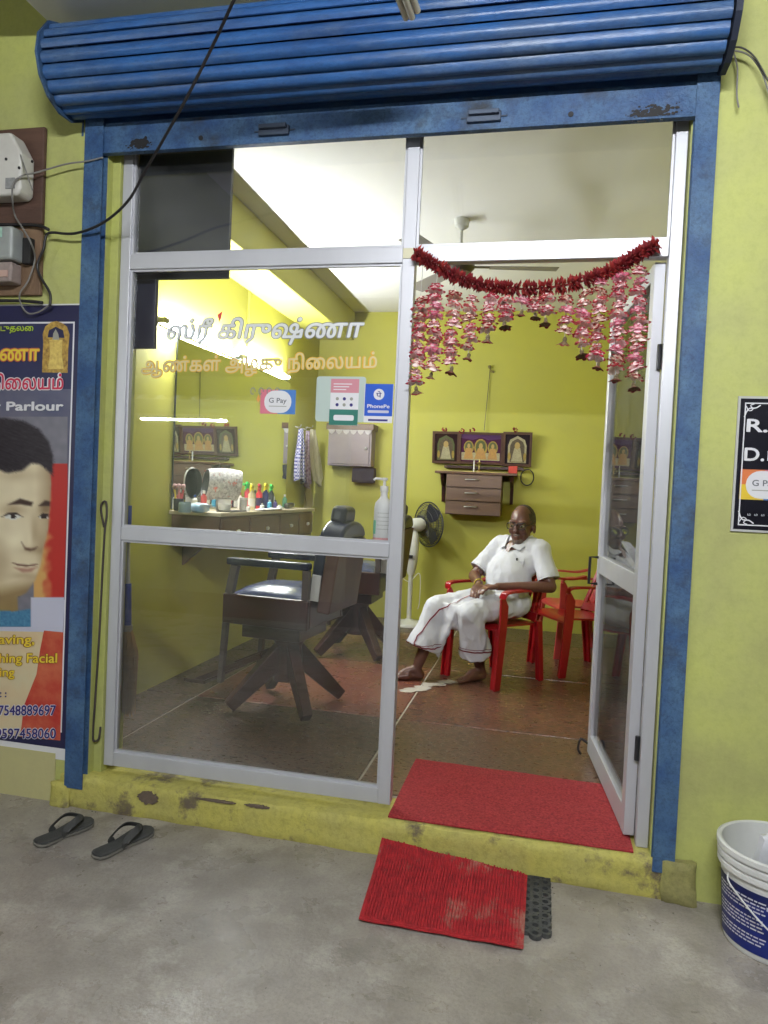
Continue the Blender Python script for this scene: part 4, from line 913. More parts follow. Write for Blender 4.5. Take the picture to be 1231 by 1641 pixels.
def bottle(label, px, x, r, h, col, capcol, trig=False, lab=None):
    t, p = item('bottle', label, 'bottle', px, x, [('bottle_body', [(0, 0), (r, 0), (r, h*.68), (r*.4, h*.8), (r*.4, h*.84), (0, h*.84)], col, .35), ('cap', [(0, h*.84), (r*.48, h*.84), (r*.48, h), (0, h)], capcol, .4)], 'bottles on the barber counter')
    if lab: sleeve(t, p, r+.0008, h*.15, h*.5, R(180), R(400), M('label_%d_%d_%d' % lab, srgb(*lab), .5))
    if trig:
        MB().bar(p+Vector((.0, .02, h)), p+Vector((.01, -.045, h+.012)), .018, .022).build('spray_head', M('plastic_%d_%d_%d' % capcol, srgb(*capcol), .4), t, bevel=.003)
        MB().tube([p+Vector((0, -.02, h)), p+Vector((.0, -.035, h-.035))], .005, 6).build('trigger', M('plastic_%d_%d_%d' % capcol, srgb(*capcol), .4), t)
    return t
t, p = item('brush_cup', 'dark cup of shaving brushes at the near end of the counter', 'cup', 286, -.28, [('cup', [(0, 0), (.028, 0), (.033, .075), (.028, .075), (.024, .01), (0, .01)], (40, 46, 58), .35)])
for k, c_ in enumerate(((214, 190, 50), (206, 120, 130), (200, 60, 70))):
    q = p+Vector((.008*(k-1), .01*(k-1), .02)); MB().tube([q, q+Vector((.01*(k-1), .012*(k-1), .11))], .006, 8).build('brush_handle', M('plastic_%d_%d_%d' % c_, srgb(*c_), .4), t, smooth=40)
    MB().lathe([(.006, 0), (.014, .02), (.010, .035), (0, .038)], 10, q+Vector((.01*(k-1), .012*(k-1), .11))).build('bristles', M('bristle', (.5, .3, .3, 1), .9), t, smooth=True)
t, p = item('glass_jar', 'clear glass jar standing beside the brush cup', 'jar', 296, -.14, [('jar', [(0, 0), (.036, 0), (.038, .05), (.034, .055), (.034, .062), (.03, .062), (.03, .05), (.032, .006), (0, .006)], (128, 150, 158), .1)])
p = onx(320, 812, -.1); p.z = TZ
t = T('tissue_packet', 'soft blue and white packet lying on the counter', 'packet', tuple(p))
o = rough_box((p.x-.035, p.y-.07, TZ), (p.x+.035, p.y+.07, TZ+.055), (5, 8, 4), .006, 20); o.build('packet_body', M('packet_white_blue', srgb(206, 212, 214), .4, var=srgb(120, 170, 206), vscale=9, vamt=1), t, smooth=60, fix=False)
p = onx(356, 812, -.2); p.z = TZ
t = T('printed_bag', 'white printed carrier bag rolled open on the counter', 'bag', tuple(p))
V = []; n_ = 26; ax = Vector((.62, .78, .0)).normalized(); sd = Vector((-ax.y, ax.x, 0)); m_ = 7
for j in range(m_):
    for i in range(n_):
        a = 2*PI*i/n_; rz = .105+.006*math.sin(3*a+j); V.append(p+ax*(.02+.25*j/(m_-1)-.15+.012*math.sin(a))+sd*(.058*math.cos(a)*(1-.03*j))+Vector((0, 0, .175+rz*math.sin(a))))
MB().add(V, [(j*n_+i, j*n_+(i+1) % n_, (j+1)*n_+(i+1) % n_, (j+1)*n_+i) for j in range(m_-1) for i in range(n_)]).build('bag_sheet', M('printed_white_sheet', srgb(214, 210, 206), .5, var=srgb(96, 92, 94), vscale=55, vamt=.95, var2=srgb(206, 110, 104), v2scale=14, v2lo=.57, v2hi=.62), t, smooth=True)
MB().add([p+(v-p)*.0+(v-(p+Vector((0, 0, .175))))*.0+Vector(((v.x-p.x)*.96, (v.y-p.y)*.96, .175+(v.z-p.z-.175)*.95)) for v in V], [(j*n_+i, j*n_+(i+1) % n_, (j+1)*n_+(i+1) % n_, (j+1)*n_+i) for j in range(m_-1) for i in range(n_)]+[tuple(range((m_-1)*n_, m_*n_))]).build('bag_inside', M('bag_inner_shade', (.06, .065, .06, 1), .6), t, smooth=True)  # inner tube coloured dark for the shade inside the bag
MB().lathe([(0, 0), (.05, 0), (.052, .075), (0, .075)], 16, p+Vector((0, .02, 0)), caps=False).build('bag_foot', PLW, t, smooth=40)
p = onx(372, 812, -.05); p.z = TZ
tag(MB().b2((p.x-.05, p.y-.13, TZ), (p.x+.045, p.y+.14, TZ+.008)).build('tray', M('black_tray', (.02, .02, .022, 1), .4), None, bevel=.003), 'flat black tray near the counter edge', 'tray')
item('bowl', 'white striped shaving bowl on the black tray', 'bowl', 360, -.06, [('bowl', [(0, .009), (.034, .009), (.046, .05), (.043, .05), (.03, .014), (0, .014)], (206, 208, 206), .4)])
item('canister', 'silver lidded canister on the counter beside the bowl', 'canister', 390, -.10, [('canister_body', [(0, 0), (.026, 0), (.026, .075), (0, .075)], (170, 168, 166), .3), ('lid', [(0, .075), (.028, .075), (.028, .088), (0, .09)], (200, 200, 200), .3)])
bottle('cream bottle with yellow spray top on the counter', 403, -.12, .026, .165, (214, 196, 150), (222, 206, 40), True, (232, 226, 210))
bottle('red spray bottle with a black band on the counter', 415, -.16, .024, .17, (196, 40, 50), (178, 30, 40), True, (40, 30, 70))
bottle('red bottle with green spray top on the counter', 396, -.22, .022, .18, (206, 70, 80), (40, 170, 70), True)
bottle('dark blue bottle with yellow spray top on the counter', 425, -.14, .024, .175, (40, 44, 96), (226, 206, 30), True)
bottle('black bottle with bright green spray top on the counter', 434, -.17, .022, .17, (36, 40, 44), (60, 200, 80), True)
bottle('short white bottle beside the scattered combs', 420, -.04, .016, .05, (220, 220, 216), (190, 190, 190))
bottle('small turquoise bottle beside the scattered combs', 432, -.06, .017, .075, (70, 150, 180), (200, 220, 220))
bottle('small violet bottle near the far end of the counter', 441, -.10, .017, .07, (80, 70, 130), (60, 60, 80))
bottle('squat white cream jar near the far end of the counter', 448, -.05, .022, .035, (224, 222, 218), (210, 210, 210))
for k_, (px_, x_, r_, h_, c_, cc_, lb_) in enumerate(((312, -.26, .018, .10, (206, 206, 200), (60, 90, 150), 'white talc bottle behind the tissue packet'), (326, -.24, .020, .13, (180, 60, 60), (230, 230, 226), 'red lotion bottle against the mirror by the bag'), (384, -.28, .02, .12, (226, 220, 206), (200, 60, 60), 'cream lotion bottle with red cap against the mirror'), (408, -.28, .018, .14, (60, 60, 66), (40, 40, 44), 'dark hair oil bottle against the mirror'), (421, -.27, .02, .11, (210, 170, 70), (230, 230, 226), 'amber oil bottle against the mirror'), (436, -.27, .02, .13, (200, 206, 210), (40, 110, 190), 'white shampoo bottle with blue cap against the mirror'), (398, -.03, .014, .04, (230, 228, 222), (200, 60, 80), 'tiny white pot with a red lid at the counter edge'), (456, -.2, .02, .11, (90, 140, 110), (230, 226, 220), 'green tonic bottle at the far end of the counter'))):
    bottle(lb_, px_, x_, r_, h_, c_, cc_)
p = onx(430, 814, -.03); cb = T('towel_stack', 'folded white napkin lying along the counter edge', 'napkin', (p.x, p.y, TZ))
rough_box((p.x-.03, p.y-.2, TZ), (p.x+.03, p.y+.25, TZ+.014), (4, 14, 3), .005, 16).build('napkin', M('white_cloth', (.66, .65, .62, 1), .9), cb, smooth=60, fix=False)
p = onx(466, 806, -.08); cl = T('hair_clipper', 'black hair clipper lying at the far end of the counter', 'clipper', (p.x, p.y, TZ))
MB().bar((p.x, p.y-.1, TZ+.022), (p.x-.02, p.y+.08, TZ+.028), .045, .04).build('clipper_body', CABLE, cl, bevel=.012, seg=3)
MB().bar((p.x-.02, p.y+.081, TZ+.028), (p.x-.025, p.y+.11, TZ+.028), .04, .02).build('clipper_blade', M('steel', (.6, .6, .6, 1), .3, 1), cl)
sw = T('switch_board', 'white wall switch board with sockets beside the mirror', 'switch board', (-.35, 3.22, 2.0))
q = onx(443, 672, -.34)
MB().b2((-.3598, q.y-.10, q.z-.065), (-.325, q.y+.09, q.z+.065)).build('plate', PLW, sw, bevel=.006)
for k in range(3): MB().b2((-.3248, q.y-.08+.055*k, q.z-.03), (-.318, q.y-.045+.055*k, q.z+.03)).build('switch', M('grey_switch', (.25, .24, .3, 1), .4), sw, bevel=.002)
MB().tube([(-.342, q.y+.01, q.z-.066), (-.342, q.y+.01, 1.227)], .014, 10).build('conduit', M('white_pipe', (.6, .6, .6, 1), .5), sw, smooth=40)

# ================================================================== towels, wall cabinet
def drape(name, label, px, py0, py1, w, mat, seed, x=-.335, swing=0):
    a = onx(px, py0, x); b = onx(px+swing, py1, x); L_ = a.z-b.z; t = T(name, label, 'towel', (x, a.y, b.z)); V = []; nu, nv = 22, 16
    for j in range(nv+1):
        v = j/nv
        for i in range(nu+1):
            u = i/nu-.5; sp = w*(.25+.75*min(1, v*1.8)); V.append(Vector((x+.03+.022*math.sin(u*17+seed+v*1.2)*(.4+.6*v)+.02*(1-abs(u)*2), a.y+u*sp+(b.y-a.y)*v+.012*math.sin(v*5+seed), a.z-L_*v*(1+.06*math.sin(u*7+seed)))))
    q_ = len(V); V += [p_+Vector((-.006, 0, 0)) for p_ in V]
    F = [(j*(nu+1)+i, j*(nu+1)+i+1, (j+1)*(nu+1)+i+1, (j+1)*(nu+1)+i) for j in range(nv) for i in range(nu)]
    MB().add(V, F+[tuple(k+q_ for k in f[::-1]) for f in F]).build('cloth', mat, t, smooth=True, fix=False)
    MB().tube(smooth_path([(-.36, a.y, a.z+.02), (x+.02, a.y, a.z+.015), (x+.035, a.y, a.z+.04)]), .005, 8).build('hook', M('steel', (.6, .6, .6, 1), .3, 1), t, smooth=True)
def check_mat(name, a, b, sc):
    m = bpy.data.materials.new(name); m.use_nodes = True; nt = m.node_tree; bs = nt.nodes['Principled BSDF']; bs.inputs['Roughness'].default_value = .9
    tc = nt.nodes.new('ShaderNodeTexCoord'); ck = nt.nodes.new('ShaderNodeTexChecker'); ck.inputs['Scale'].default_value = sc; ck.inputs['Color1'].default_value = a; ck.inputs['Color2'].default_value = b
    nt.links.new(tc.outputs['Object'], ck.inputs[0]); nt.links.new(ck.outputs[0], bs.inputs['Base Color']); return m
drape('towel', 'blue checked towel hanging on the left wall past the mirror', 477, 687, 770, .22, check_mat('blue_check', srgb(70, 70, 130), srgb(186, 184, 200), 60), 0)
drape('towel', 'maroon printed towel hanging between the checked and cream towels', 487, 690, 778, .16, M('maroon_white_print', srgb(190, 176, 190), .9, var=srgb(96, 50, 90), vscale=60, vamt=1), 2.2, -.33)
drape('towel', 'cream striped towel hanging beside the checked towel', 496, 688, 775, .30, M('cream_cloth', srgb(206, 200, 176), .9, var=srgb(170, 160, 120), vscale=14, stretch=(1, 6, .3)), 1.1, -.32, 10)
drape('towel', 'pale long cloth hanging nearest the rear wall', 489, 770, 812, .24, M('pale_cloth', srgb(190, 180, 140), .9), 3.0, -.345)
wc = T('wall_cabinet', 'grey wall cabinet with a brown scalloped top on the rear wall', 'cabinet', (0, 4.25, 1.62))
c0, c1 = fac(527, 688, 4.14), fac(594, 748, 4.14)
MB().b2((c0.x, 4.14, c1.z), (c1.x, 4.299, c0.z)).build('cabinet_body', M('mauve_cabinet', srgb(150, 138, 146), .5, var=srgb(124, 112, 124), vscale=4), wc, bevel=.004)
MB().b2((c0.x-.02, 4.12, c0.z+.0005), (c1.x+.02, 4.299, c0.z+.06)).build('cabinet_cornice', CTW, wc, bevel=.004)
dwc = MB().b2((c0.x+.02, 4.128, c1.z+.02), (c1.x-.02, 4.1395, c0.z-.02)).build('cabinet_door', MATS['mauve_cabinet'], wc, bevel=.003)
MB().ell((c1.x-.05, 4.118, (c0.z+c1.z)/2), (.012, .012, .012)).build('knob', PLW, dwc, smooth=True)
for k in range(6):
    xk = c0.x+(c1.x-c0.x)*(k+.5)/6; w_ = (c1.x-c0.x)/12
    MB().prism([(-w_, .012), (w_, .012), (w_*.6, -.02), (0, -.035), (-w_*.6, -.02)], (xk, 4.126, c0.z-.012), (1, 0, 0), (0, 0, 1), (0, -1, 0), .004).build('scallop', M('lace_white', (.6, .56, .58, 1), .8), wc)
hb = T('hanging_bag', 'dark cloth bag slung below the grey wall cabinet', 'bag', (c1.x-.12, 4.2, c1.z-.3))
o = rough_box((c1.x-.2, 4.18, c1.z-.16), (c1.x+.02, 4.29, c1.z-.005), (8, 5, 6), .02, 10, 2); o.build('bag_body', M('dark_cloth', (.03, .03, .05, 1), .9), hb, smooth=60, fix=False)

# ================================================================== barber chairs
LEA = M('navy_leather', srgb(30, 36, 62), .28, var=srgb(20, 22, 40), vscale=8, bump=.08, bscale=50)
LEAS = M('blue_grey_leather_seat', srgb(74, 82, 112), .25, var=srgb(52, 58, 86), vscale=9, bump=.12, bscale=30)
DKW = M('dark_mahogany', srgb(66, 36, 32), .34, var=srgb(40, 25, 24), vscale=7, vamt=.9, stretch=(.3, 1, 1), bump=.06)
REDW = M('red_brown_wood', srgb(82, 50, 42), .45, var=srgb(54, 34, 30), vscale=6, vamt=.9, stretch=(1.5, 1, .25), bump=.08)
GRYW = M('grey_brown_wood', srgb(84, 74, 72), .5, var=srgb(60, 52, 52), vscale=9)
STL = M('white_bracket_steel', (.55, .54, .52, 1), .4, .3)
def barber(label):
    t = T('barber_chair', label, 'chair', (0, 0, 0), 'barber chairs facing the mirror')
    z = lambda v: v
    # local: faces -X, x 0 = pedestal, floor z 0
    for sx, sy in ((1, -1), (1, 1), (-1, -1), (-1, 1)):
        MB().bar((.02*sx, .02*sy, .33), (.235*sx, .25*sy, .035), .068, .125, col=None, w2=.055, h2=.065).build('leg', DKW, t, bevel=.006)
    MB().lathe([(.085, .16), (.08, .30), (.075, .36), (.10, .40), (.10, .43), (.08, .44), (.08, .47), (.10, .475), (.10, .50)], 20, (0, 0, 0)).build('pedestal', DKW, t, smooth=40)
    MB().b2((-.29, -.265, .50), (.22, -.235, .665)).build('apron', DKW, t, bevel=.008)
    MB().b2((-.29, .235, .50), (.22, .265, .665)).build('apron', DKW, t, bevel=.008)
    MB().b2((-.29, -.2345, .505), (-.262, .2345, .66)).build('apron', DKW, t, bevel=.008)
    MB().b2((.192, -.2345, .505), (.22, .2345, .66)).build('apron', DKW, t, bevel=.008)
    MB().b2((-.26, -.233, .503), (.19, .233, .52)).build('seat_board', DKW, t)
    MB().b2((-.20, -.20, .42), (.15, .20, .4995)).build('under_frame', DKW, t, bevel=.006)
    V = []; n_ = 12
    for j in range(n_+1):
        for i in range(n_+1):
            u, v = i/n_*2-1, j/n_*2-1; h = .055*(1-abs(u)**4)*(1-abs(v)**4); V.append((-.035+u*.235, v*.228, .662+h+.006*noise.noise(Vector((u*2, v*2, 0)))))
    V += [(a, b, .60) for a, b, c in V]; q_ = (n_+1)**2
    F = [(j*(n_+1)+i, j*(n_+1)+i+1, (j+1)*(n_+1)+i+1, (j+1)*(n_+1)+i) for j in range(n_) for i in range(n_)]
    rg = [i for i in range(n_+1)]+[j*(n_+1)+n_ for j in range(1, n_+1)]+[n_*(n_+1)+i for i in range(n_-1, -1, -1)]+[j*(n_+1) for j in range(n_-1, 0, -1)]
    MB().add(V, F+[(rg[k], rg[k-1], rg[k-1]+q_, rg[k]+q_) for k in range(len(rg))]).build('seat_cushion', LEAS, t, smooth=60)
    for s in (-1, 1):
        y_ = s*.25
        ar = MB().b2((-.27, y_-.03, .825), (.22, y_+.03, .865)).build('armrest', LEA, t, bevel=.012, seg=3)
        MB().bar((-.255, y_, .666), (-.225, y_, .824), .04, .045, (1, 0, 0)).build('arm_post', GRYW, ar, bevel=.004)
        MB().bar((.20, y_, .666), (.20, y_, .824), .035, .04, (1, 0, 0)).build('arm_post', GRYW, ar, bevel=.004)
        MB().bar((.235, s*.215, .66), (.245, s*.215, .80), .012, .05, (1, 0, 0)).build('recline_bracket', STL, t, bevel=.002)
        MB().bar((-.28, s*.235, .50), (-.30, s*.235, .16), .03, .035, (0, 1, 0)).build('footrest_arm', GRYW, t, bevel=.003)
        MB().bar((-.06, s*.225, .335), (-.46, s*.225, .15), .02, .03).build('footrest_side', DKW, t, bevel=.003)
    MB().bar((-.46, -.25, .15), (-.46, .25, .15), .14, .02).build('footboard', DKW, t, bevel=.004)
    # backrest, reclining away from the mirror
    B0, B1 = Vector((.25, 0, .60)), Vector((.305, 0, 1.05)); ax = (B1-B0).normalized(); nx = Vector((ax.z, 0, -ax.x))
    def slab(x0, x1, w0, w1, u0, u1, mat, name, bev, par=t):
        P = []
        for u, w in ((u0, w0), (u1, w1)):
            for a, b in ((x0, -w), (x1, -w), (x1, w), (x0, w)): P.append(B0+ax*u+nx*a+Vector((0, b, 0)))
        return MB().add(P, [(3, 2, 1, 0), (4, 5, 6, 7), (0, 1, 5, 4), (1, 2, 6, 5), (2, 3, 7, 6), (3, 0, 4, 7)]).build(name, mat, par, bevel=bev, seg=3)
    bk = slab(.0, .075, .225, .215, 0, .40, REDW, 'backrest', .012)
    slab(-.075, -.0005, .205, .195, .06, .42, LEA, 'back_cushion', .03, bk)
    P = [(math.cos(a)*.20, math.sin(a)*.10) for a in [PI*k/12 for k in range(13)]]
    MB().prism(P, B0+ax*.40-nx*.06, (0, 1, 0), ax, nx, .13).build('rounded_top', LEA, bk, bevel=.02, seg=3, smooth=40)
    MB().tube([B0+ax*.42+nx*.02, B0+ax*.50+nx*.0], .012, 8).build('headrest_post', STL, bk, smooth=40)
    hd = slab(-.06, .03, .10, .085, .475, .575, LEA, 'headrest', .028, bk)
    return t
c1_ = barber('wooden barber chair with navy leather seat, nearer the shop window'); c1_.location = (.545, 1.20, FL); c1_.rotation_euler.z = R(-5)
c2_ = copy_tree(c1_); c2_.location = (.575, 2.66, FL); c2_.rotation_euler.z = R(0); c2_['label'] = 'wooden barber chair with navy leather seat, nearer the pedestal fan'

# ================================================================== pedestal fan
FN = T('pedestal_fan', 'white pedestal fan with grey round cage by the rear wall', 'fan', (.77, 4.0, FL)); fb = Vector((.735, 4.02, FL))
FW = M('fan_ivory', (.66, .66, .62, 1), .4); FG = M('fan_cage_grey', (.06, .06, .065, 1), .4, .4)
MB().lathe([(0, 0), (.165, 0), (.165, .012), (.15, .03), (.05, .045), (.03, .06), (0, .06)], 28, fb, caps=False).build('base', FW, FN, smooth=40)
MB().tube([fb+Vector((0, 0, .05)), fb+Vector((0, 0, .52))], .022, 12).build('pole', FW, FN, smooth=40)
MB().lathe([(.03, .48), (.05, .54), (.066, .72), (.058, .86), (.035, .92)], 16, fb, sy=.8).build('control_box', FW, FN, smooth=40)
MB().b2(fb+Vector((-.02, -.062, .64)), fb+Vector((.02, -.044, .67))).build('switch_panel', CABLE, FN)
fd = Vector((.66, .74, .03)).normalized(); frot = fd.to_track_quat('Z', 'Y').to_matrix(); hc = fb+Vector((.02, 0, .955))
MB().lathe([(0, -.06), (.045, -.055), (.065, -.01), (.065, .06), (.05, .09), (0, .09)], 20, hc, frot, caps=False).build('motor', FW, FN, smooth=40)
cg = MB(); 
cgo = hc+fd*.16
for r_, dz in ((.08, -.06), (.135, -.048), (.19, -.025), (.215, 0), (.19, .03), (.135, .05), (.08, .06)):
    cg_ = MB().tube([cgo+frot @ Vector((r_*math.cos(a), r_*math.sin(a), dz)) for a in [2*PI*k/32 for k in range(33)]], .0028 if r_ < .2 else .006, 5, caps=False).build('cage_ring', FG, FN, smooth=True)
for k in range(48):
    a = 2*PI*k/48; P = [cgo+frot @ Vector((r_*math.cos(a), r_*math.sin(a), dz)) for r_, dz in ((.04, -.066), (.135, -.048), (.19, -.025), (.215, 0), (.19, .03), (.135, .05), (.04, .066))]
    MB().tube(P, .0019, 4).build('cage_wire', FG, FN)
for k in range(3):
    a = 2*PI*k/3; V = []
    for i in range(6):
        r_ = .03+.16*i/5; w_ = .02+.06*math.sin(PI*min(1, i/4.2)*.6)
        for s in (-1, 1): V.append(cgo+frot @ Vector((r_*math.cos(a)-s*w_*math.sin(a), r_*math.sin(a)+s*w_*math.cos(a), s*.016)))
    MB().add(V, [(2*i, 2*i+1, 2*i+3, 2*i+2) for i in range(5)]).build('blade', M('smoky_blade', (.03, .032, .045, 1), .3), FN, smooth=True, fix=False)
MB().tube(smooth_path([fb+Vector((-.05, -.04, .58)), fb+Vector((-.09, -.05, .48)), fb+Vector((0, -.06, .42)), fb+Vector((.09, -.04, .5)), fb+Vector((.10, -.03, .25)), fb+Vector((.085, -.02, .16))]), .004, 6).build('cord', FW, FN, smooth=True)

# ================================================================== shelf, framed pictures
SHW = M('grey_brown_laminate', srgb(112, 88, 76), .45, var=srgb(86, 66, 58), vscale=5, vamt=.9, stretch=(.25, 1, 5))
SU = T('wall_shelf', 'brown wall shelf with three drawers under the framed pictures', 'shelf', (1.28, 4.2, 1.2))
a, b = fac(716, 762, 4.06), fac(802, 828, 4.06)
MB().b2((a.x, 4.06, b.z), (b.x, 4.299, a.z+.02)).build('drawer_box', SHW, SU, bevel=.003)
h3 = (a.z+.02-b.z)/3
for k in range(3):
    d_ = MB().b2((a.x+.002, 4.042, b.z+h3*k+.004), (b.x-.002, 4.0595, b.z+h3*(k+1)-.004)).build('drawer', SHW, SU, bevel=.003)
    zc = b.z+h3*(k+.62); xm = (a.x+b.x)/2-.02; MB().tube(smooth_path([(xm-.055, 4.041, zc), (xm-.05, 4.022, zc), (xm+.05, 4.022, zc), (xm+.055, 4.041, zc)], 4), .005, 6).build('handle', M('steel', (.6, .6, .6, 1), .3, 1), d_, smooth=True)
sa, sb_ = fac(697, 757, 4.04), fac(829, 757, 4.04); sz_ = a.z+.0205
MB().b2((sa.x, 4.03, sz_), (sb_.x, 4.299, sz_+.022)).build('shelf_board', CTW, SU, bevel=.003)
for x in (sa.x+.06, sb_.x-.05):
    MB().prism([(4.10, 0), (4.299, 0), (4.299, -.26), (4.26, -.27), (4.22, -.12), (4.12, -.05)], (x-.015, 0, sz_-.0005), (0, 1, 0), (0, 0, 1), (1, 0, 0), .03).build('bracket', DKW, SU)
MB().b2((sa.x+.02, 4.0295, sz_+.0225), (sb_.x-.1, 4.0395, sz_+.028)).build('edge_strip', M('pale_edging', srgb(196, 176, 110), .5), SU)
FRW = M('dark_picture_frame', srgb(70, 44, 38), .4, var=srgb(110, 84, 60), vscale=12)
def picture(label, p0, p1, kind):
    a, b = fac(*p0, 4.22), fac(*p1, 4.22); t = T('framed_picture', label, 'picture', ((a.x+b.x)/2, 4.25, b.z), 'framed pictures above the shelf'); f = .022
    tl = lambda z: 4.262-.05*(z-b.z)/(a.z-b.z)      # leans forward at the top
    def rc(x0, z0, x1, z1, dy, mat, name, th=.012): 
        P = [Vector((x, tl(z)+dy+k*th, z)) for k in (0, 1) for x, z in ((x0, z0), (x1, z0), (x1, z1), (x0, z1))]
        return MB().add(P, [(3, 2, 1, 0), (4, 5, 6, 7), (0, 1, 5, 4), (1, 2, 6, 5), (2, 3, 7, 6), (3, 0, 4, 7)]).build(name, mat, t)
    rc(a.x, b.z, a.x+f, a.z, -.012, FRW, 'frame_side', .024); rc(b.x-f, b.z, b.x, a.z, -.012, FRW, 'frame_side', .024)
    rc(a.x+f, b.z, b.x-f, b.z+f, -.0118, FRW, 'frame_side', .0235); rc(a.x+f, a.z-f, b.x-f, a.z, -.0118, FRW, 'frame_side', .0235)
    rc(a.x+f*.6, b.z+f*.6, b.x-f*.6, a.z-f*.6, -.002, M('print_dark_%d' % kind, (srgb(44, 26, 30), srgb(72, 34, 66), srgb(36, 26, 34))[kind], .2), 'print', .008)
    w_, h_ = b.x-a.x-2*f, a.z-b.z-2*f; x0, z0 = a.x+f, b.z+f; g1 = M('print_gold', srgb(170, 142, 70), .3, var=srgb(96, 104, 74), vscale=70); g2 = M('print_pale', srgb(180, 172, 140), .3, var=srgb(96, 88, 70), vscale=80); g3 = M('print_skin', srgb(176, 150, 96), .3)
    def sh(pts, mat, k): MB().add([(x0+u*w_, tl(z0+v*h_)-.0026-.0004*k, z0+v*h_) for u, v in pts], [tuple(range(len(pts)))]).build('printed_figure', mat, t, fix=False)
    el = lambda cu, cv, ru, rv, n=14: [(cu+ru*math.cos(2*PI*k/n), cv+rv*math.sin(2*PI*k/n)) for k in range(n)]
    if kind == 1:
        sh([(.02, .06), (.98, .06), (.98, .34), (.02, .34)], g2, 0)
        for c, s in ((.2, .85), (.5, 1.1), (.8, .85)):
            sh(el(c, .52, .15*s, .30*s), g1, 1); sh(el(c, .54, .115*s, .23*s), M('print_green', srgb(84, 92, 60), .3, var=srgb(130, 110, 70), vscale=60), 2); sh([(c-.14*s, .1), (c+.14*s, .1), (c+.07, .5), (c-.07, .5)], M('print_body', srgb(186, 150, 84), .3, var=srgb(150, 84, 90), vscale=60), 3); sh(el(c, .58, .045*s, .10*s), g3, 4)
        sh([(.0, .86), (.3, .80), (.5, .9), (.7, .8), (1, .86), (1, 1), (0, 1)], M('print_violet', srgb(70, 34, 84), .4), 1)
    else:
        sh([(.12, .04), (.88, .04), (.88, .62), (.8, .82), (.5, .95), (.2, .82), (.12, .62)], g2 if kind == 2 else M('print_green', srgb(84, 92, 60), .3), 0)
        sh([(.2, .06), (.8, .06), (.8, .6), (.72, .76), (.5, .86), (.28, .76), (.2, .6)], M('print_mid', srgb(74, 64, 56), .3, var=srgb(120, 108, 84), vscale=60), 1)
        sh([(.26, .08), (.74, .08), (.62, .55), (.38, .55)], g2, 2); sh(el(.5, .62, .11, .12), g3, 3)
        for c in (.18, .82): sh(el(c, .25, .06, .14), g1, 2)
    return t
picture('small framed picture with a dark arched print above the shelf, nearer the fan', (694, 691), (735, 743), 0)
picture('wide framed picture with three gilded figures above the shelf', (736, 692), (805, 745), 1)
picture('small framed picture with a pale arched print above the shelf, nearer the man', (807, 692), (851, 748), 2)
MB().b2((sa.x+.06, 4.235, sz_+.06), (sb_.x+.05, 4.299, sz_+.085)).build('picture_ledge', DKW, SU)
for px, py in ((712, 690), (826, 690), (757, 691), (740, 692)):
    q = fac(px, py, 4.20); gg = T('flower_tuft', {712: 'dried red flowers on the picture nearer the fan', 826: 'dried red flowers on the picture nearer the man', 757: 'dark dried flowers on the middle of the wide picture', 740: 'dark dried flowers at the end of the wide picture'}[px], 'flowers', tuple(q)); g = MB()
    for k in range(14):
        d = Vector((random.gauss(0, 1), random.gauss(0, .5), random.gauss(0, .5))).normalized(); g.ell(q+d*.022+Vector((0, 0, .008)), (.011, .007, .007), None, 6, 4)
    remesh(g, 'blossom', PET[2], gg, .004, 1)
q = fac(767, 757, 4.05); lp = T('brass_lamp', 'small brass oil lamp standing on the wall shelf', 'lamp', (q.x, 4.06, sz_+.022)); lc = Vector((q.x, 4.09, sz_+.022))
MB().lathe([(0, 0), (.026, 0), (.022, .01), (.007, .02), (.007, .07), (.02, .08), (.022, .088), (.006, .095), (.004, .12), (0, .122)], 16, lc, caps=False).build('lamp_stem', M('brass', (.5, .38, .14, 1), .3, .9), lp, smooth=40)
q = fac(759, 757, 4.05); ca = T('candle', 'thin white incense stick beside the brass lamp', 'candle', (q.x, 4.07, sz_+.022)); MB().tube([(q.x, 4.07, sz_+.022), (q.x, 4.07, sz_+.13)], .006, 8).build('stick', PLW, ca, smooth=40)
q = fac(823, 752, 4.05); rb = T('red_box', 'small red box at the end of the wall shelf', 'box', (q.x, 4.06, sz_+.022)); MB().b2((q.x-.045, 4.045, sz_+.0225), (q.x+.035, 4.12, sz_+.09)).build('box_body', M('red_card', srgb(190, 60, 44), .5), rb, bevel=.003)
for nm, s in (('rosary', 0),):
    q = fac(845, 765, 4.2); o = MB().tube([(q.x+.06*math.cos(k*PI/12), 4.2, q.z+.075*math.sin(k*PI/12)) for k in range(25)], .006, 6, caps=False).build('string_loop', CABLE, None, smooth=True); tag(o, 'dark string loop hanging off the end of the wall shelf', 'string')
ss = T('string', 'thin string hanging from a nail above the framed pictures', 'string', (1.35, 4.29, 2.03))
MB().tube([fac(786, 588, 4.29), fac(776, 690, 4.27)], .003, 6).build('thread', CABLE, ss)
q = fac(786, 592, 4.285); g = MB()
for k in range(8): g.ell(q+Vector((random.gauss(0, .012), -.01, random.gauss(0, .022))), (.012, .006, .014), None, 6, 4)
remesh(g, 'dried_sprig', M('dried_leaf', (.18, .15, .05, 1), .8), ss, .005, 1)

